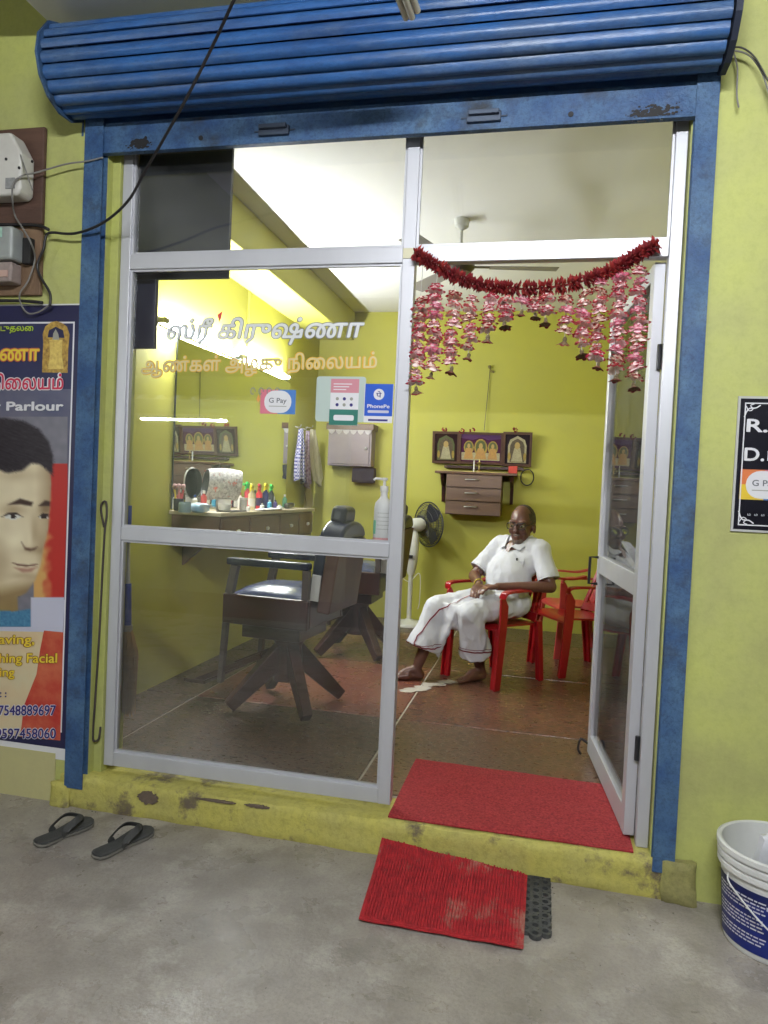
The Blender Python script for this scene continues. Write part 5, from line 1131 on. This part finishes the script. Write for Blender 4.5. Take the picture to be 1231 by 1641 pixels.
# ================================================================== ceiling fan
q = fac(737, 430, 1.95); hz = q.z
CF = T('ceiling_fan', 'brown ceiling fan hanging from the white ceiling behind the door', 'fan', (q.x, 1.95, hz)); fc = Vector((q.x, 1.95, 0)); CB = M('fan_brown', (.07, .055, .05, 1), .4)
MB().lathe([(.0, 3.169), (.05, 3.169), (.045, 3.12), (.015, 3.10), (0, 3.10)], 16, fc, caps=False).build('canopy', M('fan_cream', (.5, .5, .47, 1), .5), CF, smooth=40)
MB().tube([fc+Vector((0, 0, 3.10)), fc+Vector((0, 0, hz+.05))], .010, 8).build('rod', M('fan_cream', (.5, .5, .47, 1), .5), CF, smooth=40)
MB().lathe([(0, hz-.03), (.07, hz-.028), (.095, hz), (.095, hz+.03), (.06, hz+.05), (0, hz+.055)], 24, fc, caps=False).build('motor', CB, CF, smooth=40)
for k in range(3):
    a = R(8+120*k); d = Vector((math.cos(a), math.sin(a), 0)); s = Vector((-d.y, d.x, .12))
    MB().bar(fc+d*.08+Vector((0, 0, hz+.01)), fc+d*.20+Vector((0, 0, hz+.01)), .03, .006).build('blade_iron', CB, CF)
    MB().add([fc+d*.19-s*.05+Vector((0, 0, hz+.006)), fc+d*.62-s*.065+Vector((0, 0, hz+.006)), fc+d*.62+s*.065+Vector((0, 0, hz+.006)), fc+d*.19+s*.05+Vector((0, 0, hz+.006))]+[fc+d*.19-s*.05+Vector((0, 0, hz+.01)), fc+d*.62-s*.065+Vector((0, 0, hz+.01)), fc+d*.62+s*.065+Vector((0, 0, hz+.01)), fc+d*.19+s*.05+Vector((0, 0, hz+.01))], [(3, 2, 1, 0), (4, 5, 6, 7), (0, 1, 5, 4), (1, 2, 6, 5), (2, 3, 7, 6), (3, 0, 4, 7)]).build('blade', M('fan_blade_grey', (.22, .20, .19, 1), .5), CF)

# ================================================================== broom behind the glass
BR = T('broom', 'grass broom with blue handle leaning inside the window', 'broom', (.15, .2, FL)); by = .19
bp = [fac(206, 812, by), fac(206, 985, by)]
MB().tube([fac(207, 810, by), fac(205, 870, by)], .013, 10).build('handle', M('blue_plastic', srgb(36, 56, 140), .4), BR, smooth=40)
MB().tube([fac(205, 870, by), fac(205, 950, by)], .010, 10).build('cane', M('grey_cane', (.4, .38, .33, 1), .6), BR, smooth=40)
MB().tube([fac(205, 935, by), fac(205, 1005, by)], .016, 10).build('grip', MATS['blue_plastic'], BR, smooth=40)
STW = [M('broom_straw', srgb(176, 142, 92), .9, var=srgb(140, 104, 70), vscale=30), M('broom_straw_dark', srgb(140, 106, 74), .9)]
a = fac(205, 1003, by); fe = fac(206, 1145, by); fe.z = max(fe.z, FL+.02); g = MB()
for k in range(150):
    an = random.random()*2*PI; r_ = math.sqrt(random.random()); u = Vector((math.cos(an)*r_, math.sin(an)*r_, 0))
    L_ = random.uniform(.8, 1.02); e = a.lerp(fe, L_)+u*.028
    g.tube([a+u*.014, a.lerp(e, .35)+u*.034, e+Vector((random.uniform(-.01, .01), 0, 0))], [.0024, .0024, .0012], 4)
g.build('straw', STW[0], BR, kind='stuff', fix=False)
MB().tube([a+Vector((0, 0, .004)), a-Vector((0, 0, .025))], .021, 12).build('binding', M('tin_binding', (.3, .29, .27, 1), .5, .5), BR, smooth=40)

# ================================================================== plastic chairs
REDC = M('red_moulded_plastic', srgb(152, 20, 28), .3, var=srgb(124, 14, 22), vscale=5)
REDL = M('faded_red_plastic', srgb(176, 62, 62), .35)
def plastic_chair(label, mat):
    t = T('plastic_chair', label, 'chair', (0, 0, 0), 'red moulded plastic chairs')   # faces -Y, origin on the floor
    V = []; n_ = 10
    for j in range(n_+1):
        for i in range(n_+1):
            u, v = i/n_*2-1, j/n_; w = .225-.02*v; V.append((u*w, -.22+.43*v, .425-.02*v-.018*(1-u*u)*math.sin(PI*min(1, v*1.1))-(.03*max(0, .12-v)/.12)))
    V += [(a, b, c-.014) for a, b, c in V]; q_ = (n_+1)**2
    F = [(j*(n_+1)+i, j*(n_+1)+i+1, (j+1)*(n_+1)+i+1, (j+1)*(n_+1)+i) for j in range(n_) for i in range(n_)]
    rg = [i for i in range(n_+1)]+[j*(n_+1)+n_ for j in range(1, n_+1)]+[n_*(n_+1)+i for i in range(n_-1, -1, -1)]+[j*(n_+1) for j in range(n_-1, 0, -1)]
    MB().add(V, F+[tuple(k+q_ for k in f[::-1]) for f in F]+[(rg[k], rg[k-1], rg[k-1]+q_, rg[k]+q_) for k in range(len(rg))]).build('seat', mat, t, smooth=50)
    for s in (-1, 1):
        MB().bar((s*.215, -.205, .40), (s*.222, -.202, .352), .02, .05, (0, 1, 0)).build('seat_skirt', mat, t, bevel=.004)
        # front leg: a broad tapering panel that runs up into the arm support
        l = MB(); P = [(-.262, 0), (-.205, 0), (-.165, .40), (-.16, .55), (-.20, .615), (-.235, .60), (-.235, .45), (-.245, .3)]
        x = s*.245
        l.prism(P, (x-s*.008, 0, 0), (0, 1, 0), (0, 0, 1), (s, 0, 0), .016); l.prism([(-.245, 0), (-.215, 0), (-.19, .40), (-.215, .40)], (x-s*.05, 0, 0), (0, 1, 0), (0, 0, 1), (s, 0, 0), .042)
        l.build('front_leg', mat, t, bevel=.005)
        r_ = MB(); r_.prism([(.225, 0), (.27, 0), (.225, .42), (.17, .42)], (s*.225-.008, 0, 0), (0, 1, 0), (0, 0, 1), (1, 0, 0), .016); r_.prism([(.243, 0), (.262, 0), (.215, .42), (.195, .42)], (s*.225-s*.045, 0, 0), (0, 1, 0), (0, 0, 1), (s, 0, 0), .04)
        r_.build('rear_leg', mat, t, bevel=.004)
        A = smooth_path([(s*.25, -.225, .60), (s*.262, -.20, .635), (s*.265, -.05, .64), (s*.255, .10, .635), (s*.23, .20, .66)], 5); mb = MB(); V = []
        for p_ in A: V += [p_+Vector((-.028, 0, 0)), p_+Vector((.028, 0, 0)), p_+Vector((.026, 0, .016)), p_+Vector((-.026, 0, .016))]
        mb.add(V, [(4*i+k, 4*i+(k+1) % 4, 4*i+4+(k+1) % 4, 4*i+4+k) for i in range(len(A)-1) for k in range(4)]+[(3, 2, 1, 0), tuple(4*(len(A)-1)+k for k in range(4))]).build('armrest', mat, t, bevel=.006, smooth=50)
    bz = lambda z: .205+.16*(z-.40)/.45
    cv = lambda u, z: Vector((u*.215*(1-.12*(z-.4)/.45), bz(z)-.045*u*u, z))
    def strip(u0, u1, z0, z1, name, top=0, n=8):
        V = []
        for k in range(n+1):
            for z in (z0, z1):
                u = u0+(u1-u0)*k/n; zz = z-(top*u*u if z == z1 else 0); V.append(cv(u, zz))
        q_ = len(V); V += [p_+Vector((0, .014, 0)) for p_ in V]; F = [(2*k, 2*k+2, 2*k+3, 2*k+1) for k in range(n)]
        F += [tuple(i+q_ for i in f[::-1]) for f in F]+[(2*k+1, 2*k+3, 2*k+3+q_, 2*k+1+q_) for k in range(n)]+[(2*k+2, 2*k, 2*k+q_, 2*k+2+q_) for k in range(n)]+[(0, 1, 1+q_, q_), (2*n+1, 2*n, 2*n+q_, 2*n+1+q_)]
        return MB().add(V, F).build(name, mat, bk if name == 'slat' else t, bevel=.003, smooth=50)
    bk = None; bk = strip(-1, 1, .70, .85, 'backrest', .05, 12)
    strip(-1, 1, .415, .47, 'back_foot', 0)
    for k in range(7):
        u = -1+2*k/6; w = .09 if 0 < k < 6 else .13; strip(max(-1, u-w), min(1, u+w), .4705, .6995, 'slat', 0, 2)
    return t
pc = plastic_chair('red plastic armchair the seated man sits on', REDC)
pc.location = (1.645, 2.32, FL); pc.rotation_euler.z = R(-38)
pd = copy_tree(pc); pd.location = (2.21, 2.83, FL); pd.rotation_euler.z = R(-62); pd['label'] = 'empty red plastic armchair right behind the seated man'
pe = copy_tree(pc); pe.location = (2.23, 3.42, FL); pe.rotation_euler.z = R(-70); pe['label'] = 'faded red plastic armchair against the rear wall'
for o in pe.children_recursive: o.data = o.data.copy(); o.data.materials.clear(); o.data.materials.append(REDL)

# ================================================================== things kept behind the open door
RK = T('wire_rack', 'metal rack of pails and wrapped goods behind the glass door', 'rack', (2.6, .9, FL)); SHM = M('grey_rack_steel', (.32, .32, .34, 1), .45, .5)
for x in (2.44, 2.735):
    for y_ in (.30, 1.45): MB().b2((x-.011, y_-.011, FL), (x+.011, y_+.011, 1.95)).build('upright', SHM, RK)
for z in (.22, .66, 1.12, 1.55): MB().b2((2.455, .312, z), (2.722, 1.438, z+.015)).build('rack_shelf', SHM, RK)
rgoods = [('pail', 'cream plastic pail on the low rack shelf behind the door', .62, .2355, .105, .26, srgb(200, 190, 150)), ('pail', 'translucent yellow pail on the rack behind the door', .90, .6755, .10, .22, srgb(206, 186, 110)), ('pail', 'brown pail on the low rack shelf behind the door', 1.2, .2355, .11, .3, srgb(96, 66, 58)), ('pail', 'orange tinted jar on the rack behind the door', .60, .6755, .095, .25, srgb(200, 140, 90)), ('pail', 'white lidded jar on the upper rack shelf behind the door', .68, 1.1355, .09, .2, srgb(206, 206, 200)), ('pail', 'grey lidded jar on the upper rack shelf behind the door', 1.05, 1.1355, .1, .24, srgb(140, 136, 134))]
for nm, lb, y_, z, r_, h, c in rgoods:
    t = T(nm, lb, 'pail', (2.59, y_, z)); MB().lathe([(0, 0), (r_*.88, 0), (r_, h*.9), (r_*1.05, h*.9), (r_*1.05, h*.96), (0, h)], 24, (2.59, y_, z), caps=False).build('pail_body', M('pail_%.2f_%.2f' % (y_, z), c, .35), t, smooth=40)
    MB().tube([(2.59+r_*1.03*math.cos(k*PI/10), y_+.02-r_*.2*math.sin(k*PI/10), z+h*.85-r_*.9*math.sin(k*PI/10)) for k in range(11)], .003, 5).build('bail_handle', PLW, t, smooth=True)
PLB = M('crinkled_clear_plastic', (.62, .64, .62, 1), .25, var=(.45, .47, .45, 1), vscale=14, bump=.8, bscale=18)
for k, (y_, z, h, w) in enumerate(((.75, .90, .2, .2), (1.15, .90, .2, .22), (.8, 1.36, .16, .24), (1.18, 1.60, .3, .18))):
    t = T('plastic_bag', ['crinkled clear bag stuffed on the middle rack shelf near the hinge', 'crinkled clear bag on the middle rack shelf', 'crinkled clear bag crammed under the top rack shelf', 'tall clear wrapped bundle on top of the rack'][k], 'bag', (2.59, y_, z))
    g = MB()
    for q in range(9): g.ell((2.58+random.uniform(-.06, .06), y_+random.uniform(-w/2, w/2), z+h*random.uniform(.2, .7)), (random.uniform(.05, .08), random.uniform(.05, .09), random.uniform(.05, .09)*h/.2), None, 10, 7)
    remesh(g, 'bag_body', PLB, t, .012, 1, fold=lambda c: .012*noise.noise(c*22)+.006*noise.noise(c*50))
for k, (y_, c) in enumerate(((1.75, (96, 90, 84)), (1.95, (176, 172, 150)), (2.15, (120, 112, 100)))):
    t = T('hanging_cloth', ['grey cloth hanging on the right wall behind the door', 'cream cloth hanging on the right wall behind the door', 'brownish cloth hanging on the right wall past the rack'][k], 'cloth', (2.7, y_, 1.2)); V = []; nu, nv = 14, 14
    for j in range(nv+1):
        for i in range(nu+1):
            u, v = i/nu-.5, j/nv; V.append((2.70+.025*math.sin(u*16+k), y_+u*(.08+.16*min(1, v*2)), 1.95-.75*v))
    MB().add(V+[(a+.006, b, c_) for a, b, c_ in V], [(j*(nu+1)+i, j*(nu+1)+i+1, (j+1)*(nu+1)+i+1, (j+1)*(nu+1)+i) for j in range(nv) for i in range(nu)]).build('cloth', M('hung_cloth_%d' % k, srgb(*c), .9), t, smooth=True, fix=False)
# ================================================================== the seated man
PE = T('person', 'seated man in white shirt and dhoti with hands clasped in his lap', 'person', (1.66, 2.3, FL))
SKIN = M('dark_brown_skin', srgb(104, 68, 56), .36, var=srgb(80, 50, 42), vscale=14, vamt=.6, bump=.05, bscale=120)
f_ = Vector((-.63, -.776, 0)); l_ = Vector((.776, -.63, 0)); Z = Vector((0, 0, 1))
hip = Vector((1.715, 2.375, .68)); chest = Vector((1.765, 2.415, .93)); shm = Vector((1.785, 2.43, 1.055))
shL, shR = shm+l_*.185, shm-l_*.185; elL, elR = Vector((2.005, 2.225, .815)), Vector((1.475, 2.44, .83))
hdL, hdR = Vector((1.615, 2.085, .805)), Vector((1.545, 2.135, .80))
knL, knR = Vector((1.50, 1.985, .63)), Vector((1.265, 2.135, .635)); hpL, hpR = hip+l_*.09, hip-l_*.09
anL, anR = Vector((1.565, 2.23, .215)), Vector((1.15, 2.07, .215))
HC = Vector((1.792, 2.405, 1.205)); hf = Vector((-.34, -.94, -.02)).normalized(); hl = Vector((.93, -.36, 0)).normalized(); hu = hl.cross(hf)*-1
hu = hf.cross(hl); hu = hu if hu.z > 0 else -hu
HR = Matrix((hl, hf, hu)).transposed()      # head axes: x = his left, y = forward, z = up
HS = 1.14
hp = lambda a, b, c: HC+(hl*a+hf*b+hu*c)*HS
class HB(MB):
    def ell(s, c, rad, rot=None, *k, **kw): return MB.ell(s, c, tuple(r*HS for r in rad) if rot is HR else rad, rot, *k, **kw)
b = HB()
b.ell(hp(0, -.012, .03), (.072, .092, .098), HR, 20, 14); b.ell(hp(0, .028, -.035), (.058, .058, .085), HR, 18, 12)
b.ell(hp(0, .05, -.088), (.036, .034, .03), HR); b.ell(hp(0, .085, -.012), (.012, .022, .026), HR, 10, 8); b.ell(hp(0, .094, -.03), (.017, .016, .013), HR, 10, 8)
for s in (-1, 1):
    b.ell(hp(s*.034, .068, -.028), (.024, .022, .024), HR, 10, 8); b.ell(hp(s*.032, .072, .028), (.026, .018, .010), HR, 10, 8)
    b.ell(hp(s*.075, -.015, -.012), (.010, .022, .034), HR, 10, 8)
b.ell(hp(0, .078, -.064), (.024, .014, .010), HR, 10, 8); b.ell(hp(0, .076, -.078), (.021, .014, .009), HR, 10, 8)
b.cap(hp(0, -.02, -.07), .056, shm+Z*.01+f_*.0, .062)
b.cap(shm-Z*.05, .12, hip, .13)
for sh, el, hd, s in ((shL, elL, hdL, 1), (shR, elR, hdR, -1)):
    b.cap(sh-Z*.01, .046, el, .040); w = el.lerp(hd, .88); b.cap(el, .042, w, .026)
    d = (hd-w).normalized()
for hpz, kn, an in ((hpL, knL, anL), (hpR, knR, anR)):
    b.cap(hpz, .085, kn, .055); b.cap(kn, .055, kn.lerp(an, .35)-f_*.02, .054); b.cap(kn.lerp(an, .35)-f_*.02, .054, an, .034)
# clasped hands: palms and separate fingers
def hand(w, d, s, k):
    up = Z; side = d.cross(up).normalized()*s; pc_ = w+d*.045
    rot = Matrix((d, side, d.cross(side))).transposed()
    b.ell(pc_, (.048, .040, .018), rot, 12, 8)
    for i, (off, L_) in enumerate(((.028, .062), (.010, .070), (-.009, .066), (-.027, .052))):
        a0 = pc_+d*.040+side*off; a1 = a0+d*L_*.5-Z*.012; a2 = a1+d*L_*.28-Z*.026
        b.cap(a0, .0095, a1, .009, 8); b.cap(a1, .009, a2, .0078, 8)
    t0 = w+d*.025+side*.034; t1 = t0+d*.028+side*.018+Z*.006; t2 = t1+d*.026+side*.002-Z*.004; b.cap(t0, .013, t1, .011, 8); b.cap(t1, .011, t2, .009, 8)
dL = (hdL-elL).normalized(); dR = (Vector((1.60, 2.07, .78))-elR.lerp(hdR, .9)).normalized()
hand(elL.lerp(hdL, .86), (dL*.9+f_*.25-Z*.08).normalized(), 1, 0); hand(elR.lerp(hdR, .88)+Z*.0, (f_*.75+l_*.45-Z*.22).normalized(), -1, 1)
# feet with toes
def foot(an, toe, s):
    d = (toe-an); d.z = 0; d = d.normalized(); sd = Vector((d.y, -d.x, 0))*s; base = Vector((an.x, an.y, FL))
    b.cap(an, .036, base-d*.025+Z*.034, .033); b.cap(base-d*.02+Z*.034, .034, base+d*.10+Z*.032, .034); b.cap(base+d*.06+Z*.04, .036, base+d*.145+Z*.022+sd*.008, .022); b.cap(base+d*.06+Z*.03-sd*.012, .032, base+d*.135+Z*.020-sd*.018, .020); b.cap(an, .034, base+d*.08+Z*.05, .030)
    for i in range(5):
        o = .028-.0155*i; L_ = .205-.008*i-(.006 if i > 2 else 0); r_ = .0125 if i == 0 else .0088
        b.cap(base+d*.13+sd*o+Z*.018, r_, base+d*L_+sd*o*1.15+Z*(r_+.003), r_*.9, 8)
foot(anL, Vector((1.43, 2.085, FL)), -1); foot(anR, Vector((.93, 1.995, FL)), 1)
body = remesh(b, 'body', SKIN, PE, .0056, 2)
# hair, stubble, spectacles, eyes
h = HB(); h.ell(hp(0, -.020, .034), (.0755, .092, .097), HR, 22, 16)
hair = remesh(h, 'hair', M('grey_black_hair', srgb(46, 38, 36), .7, var=srgb(96, 88, 82), vscale=60, vamt=.5, bump=.6, bscale=160), PE, .005, 1, fold=lambda c: .002*noise.noise(c*90)-(lambda q: .02 if (q.y > .036+.02*noise.noise(c*30) or (q.z > .080+.012*noise.noise(c*40) and q.y > .012) or q.z < -.06) else 0)(Vector(((c-HC).dot(hl)/HS, (c-HC).dot(hf)/HS, (c-HC).dot(hu)/HS))))
st_ = HB(); st_.ell(hp(0, .052, -.088), (.037, .0355, .031), HR); st_.ell(hp(0, .083, -.052), (.026, .012, .007), HR, 10, 8)
remesh(st_, 'stubble', M('white_stubble', srgb(120, 108, 100), .8, var=srgb(80, 58, 50), vscale=120, vamt=.8, bump=.5, bscale=300), PE, .004, 1)
GLF = M('black_spectacle_frame', (.012, .01, .012, 1), .3); sp = None
for s in (-1, 1):
    P = [hp(s*.034+.027*x_, .096-.006*abs(x_), .002+.019*y_) for x_, y_ in ((-1, .4), (-.85, .9), (0, 1), (.85, .9), (1, .4), (1, -.4), (.8, -.95), (0, -1.05), (-.8, -.95), (-1, -.4))]
    o = MB().tube(P+[P[0], P[1]], .0027, 6, caps=False).build('spectacles', GLF, PE if sp is None else sp, smooth=True)
    if sp is None: sp = o
    else: o.name = 'spectacle_rim'
    MB().tube([hp(s*.061, .090, .008), hp(s*.074, .05, .012), hp(s*.083, -.012, .012)], .0028, 6).build('temple_arm', GLF, sp, smooth=True)
    MB().add([Vector(p_) for p_ in P], [tuple(range(len(P)))]).build('lens', glass_mat('spectacle_lens_%d' % (s+1), (.96, .96, .96, 1), .01), sp, fix=False)
    HB().ell(hp(s*.033, .0735, .001), (.012, .010, .006), HR, 10, 8).build('eye', M('eye_white', (.26, .22, .20, 1), .4), PE, smooth=True)
    HB().ell(hp(s*.033-.001, .0815, .000), (.0062, .004, .0062), HR, 10, 8).build('iris', M('dark_iris', (.012, .008, .006, 1), .2), PE, smooth=True)
MB().tube([hp(-.008, .098, .008), hp(0, .100, .011), hp(.008, .098, .008)], .0032, 6).build('bridge', GLF, sp, smooth=True)
# white half-sleeve shirt
CLO = M('white_cotton', (.60, .60, .63, 1), .85, var=(.53, .53, .57, 1), vscale=9, bump=.4, bscale=22, stretch=(1, 1, .55))
def folds(k, sc): return lambda c: k*(.9-2.2*abs(noise.noise(Vector((c.x*sc+c.z*4, c.y*sc-c.z*3, c.z*sc*.5))))+.7*noise.noise(Vector((c.x*sc*2.1, c.y*sc*2.1, c.z*sc*1.5)))-.5*abs(noise.noise(Vector((c.x*sc*3-c.z*9, c.y*sc*3, c.z*sc*1.2)))))
s = MB()
s.ell(shm-Z*.10+f_*.015, (.190, .115, .13), Matrix((l_, f_, Z)).transposed(), 22, 14); s.ell(hip.lerp(shm, .42)+f_*.035, (.172, .140, .20), Matrix((l_, f_, Z)).transposed(), 22, 14); s.ell(hip+f_*.03+Z*.03, (.180, .15, .12), Matrix((l_, f_, Z)).transposed(), 22, 14)
s.cap(shm-l_*.12+Z*.012, .064, shm+l_*.12+Z*.012, .064); s.cap(shm+Z*.03-f_*.01, .072, shm-Z*.02, .09)
for sh, el in ((shL, elL), (shR, elR)):
    e = sh.lerp(el, .80); s.cap(sh+Z*.004, .066, sh.lerp(el, .4), .064); s.tube([sh.lerp(el, .2), e], [.062, .074], 16); 
shirt = remesh(s, 'shirt', CLO, PE, .009, 3, fold=folds(.0055, 13))
for sh, el in ((shL, elL), (shR, elR)):     # sleeve hems
    e = sh.lerp(el, .80); d = (el-sh).normalized(); a_ = d.orthogonal().normalized(); c_ = d.cross(a_)
    MB().tube([e+(a_*math.cos(2*PI*k/20)+c_*math.sin(2*PI*k/20))*.073 for k in range(21)], .004, 6, caps=False).build('sleeve_hem', CLO, shirt, smooth=True)
nk = shm+Z*.055+f_*.02       # collar leaves and placket
for sd in (-1, 1):
    P = [nk+l_*sd*.07-f_*.07+Z*.035, nk+l_*sd*.082+f_*.0+Z*.02, nk+l_*sd*.03+f_*.095-Z*.045, nk+l_*sd*.085+f_*.082-Z*.068, nk+l_*sd*.112+f_*.015-Z*.02, nk+l_*sd*.095-f_*.08+Z*.0]
    P = [p_+f_*.008 for p_ in P]
    MB().add(P+[p_-f_*.004-Z*.006 for p_ in P], [(0, 1, 4, 5), (1, 2, 3, 4), (11, 10, 7, 6), (10, 9, 8, 7), (2, 8, 9, 3), (1, 7, 8, 2), (3, 9, 10, 4)]).build('collar', CLO, shirt, fix=False)
MB().add([nk+f_*.09-Z*.035-l_*.022, nk+f_*.09-Z*.035+l_*.03, nk+f_*.135-Z*.13], [(0, 1, 2)]).build('open_neck', SKIN, shirt, fix=False)
for k in range(3):
    q_ = shm-Z*(.10+.085*k)+f_*(.155+.025*k-.006*k*k)+l_*.012; MB().ell(q_, (.006, .006, .006), None, 8, 6).build('button', PLW, shirt, smooth=True)
pk = shm+l_*.095+f_*.125-Z*.13; R3 = Matrix((l_, f_, Z)).transposed()
MB().box(pk, (.09, .012, .10), R3 @ Matrix.Rotation(R(-28), 3, 'Z')).build('pocket', CLO, shirt, bevel=.004)
MB().box(pk+Z*.05+l_*.0+f_*.010, (.008, .008, .03), R3).build('pen_clip', GLF, shirt)
# dhoti
d = MB(); LB = Matrix((l_, f_, Z)).transposed()
d.ell(hip-Z*.01+f_*.03, (.20, .17, .115), LB, 20, 12)
def leg_cloth(hpz, kn, an, flare, hz):
    dn = (an-kn).normalized(); hem = kn+dn*((kn.z-hz)/-dn.z)+f_*.012; hem.z = hz
    d.cap(hpz, .10, kn+Z*.004, .076); d.tube([kn+Z*.02, kn.lerp(hem, .5), hem], [.078, .088, flare], 20); d.ell(kn+Z*.005, (.08, .08, .075)); return hem
hemL = leg_cloth(hpL, knL, anL, .112, .35); hemR = leg_cloth(hpR, knR, anR, .122, .36)
d.cap(hpL.lerp(knL, .55)-Z*.0, .075, hpR.lerp(knR, .55), .075); d.cap(hpL.lerp(knL, .85)-Z*.01, .055, hpR.lerp(knR, .85)-Z*.01, .055); d.cap(knL.lerp(hemL, .30)-f_*.02, .05, knR.lerp(hemR, .30)-f_*.02, .05)
mid0 = (knL+knR)/2; d.cap(mid0-Z*.0+f_*-.05, .062, hip+f_*.1+Z*.02, .09)
d.add([mid0+f_*.03+Z*.045-l_*.10, mid0+f_*.03+Z*.045+l_*.08, hemL.lerp(hemR, .62)+f_*.06-Z*.06, mid0-f_*.0+Z*.04-l_*.10, mid0-f_*.0+Z*.04+l_*.08, hemL.lerp(hemR, .62)+f_*.03-Z*.06], [(0, 1, 2), (5, 4, 3), (0, 3, 4, 1), (1, 4, 5, 2), (2, 5, 3, 0)])
dho = remesh(d, 'dhoti', CLO, PE, .009, 3, fold=folds(.006, 13))
BOR = M('maroon_border', srgb(112, 22, 40), .8)
def surf(p, n=None):       # nearest point of the cloth, a little proud of it
    ok, loc, nrm, _ = dho.closest_point_on_mesh(p-Vector(PE['_o'])); return loc+Vector(PE['_o'])+nrm*.004, nrm
def band(pts, w, name, dz=0):
    V = []; P = smooth_path(pts, 6)
    for i, p in enumerate(P):
        q_, n_ = surf(p); t_ = (P[min(i+1, len(P)-1)]-P[max(i-1, 0)]).normalized(); a_ = n_.cross(t_).normalized(); V += [surf(q_-a_*w/2)[0], surf(q_+a_*w/2)[0]]
    MB().add(V, [(2*i, 2*i+1, 2*i+3, 2*i+2) for i in range(len(P)-1)]).build(name, BOR, dho, fix=False, smooth=True)
for hem, fl_ in ((hemL, .112), (hemR, .122)):
    for dz, w in ((.022, .009), (.040, .004)):
        band([hem+Vector((math.cos(a), math.sin(a), 0))*(fl_+.02)+Z*dz for a in [PI*.55+PI*1.35*k/14 for k in range(15)]], w, 'hem_border')
wst = hip+f_*.2+Z*.08
band([wst-l_*.02, (knL+knR)/2+f_*.0+Z*.10, (knL+knR)/2+f_*.06+Z*.03-l_*.02, hemR+f_*.13+l_*.06+Z*.12, hemR+f_*.12+l_*.05+Z*.03], .010, 'border_stripe')
w_ = elR.lerp(hdR, .80); dv = (hdR-elR).normalized(); a_ = dv.orthogonal().normalized(); c_ = dv.cross(a_)
MB().tube([w_+(a_*math.cos(2*PI*k/16)+c_*math.sin(2*PI*k/16))*.0315 for k in range(17)], .004, 6, caps=False).build('wristwatch', M('yellow_thread', srgb(190, 170, 50), .5), PE, smooth=True)
for o in S.objects:
    if '_o' in o: del o['_o']
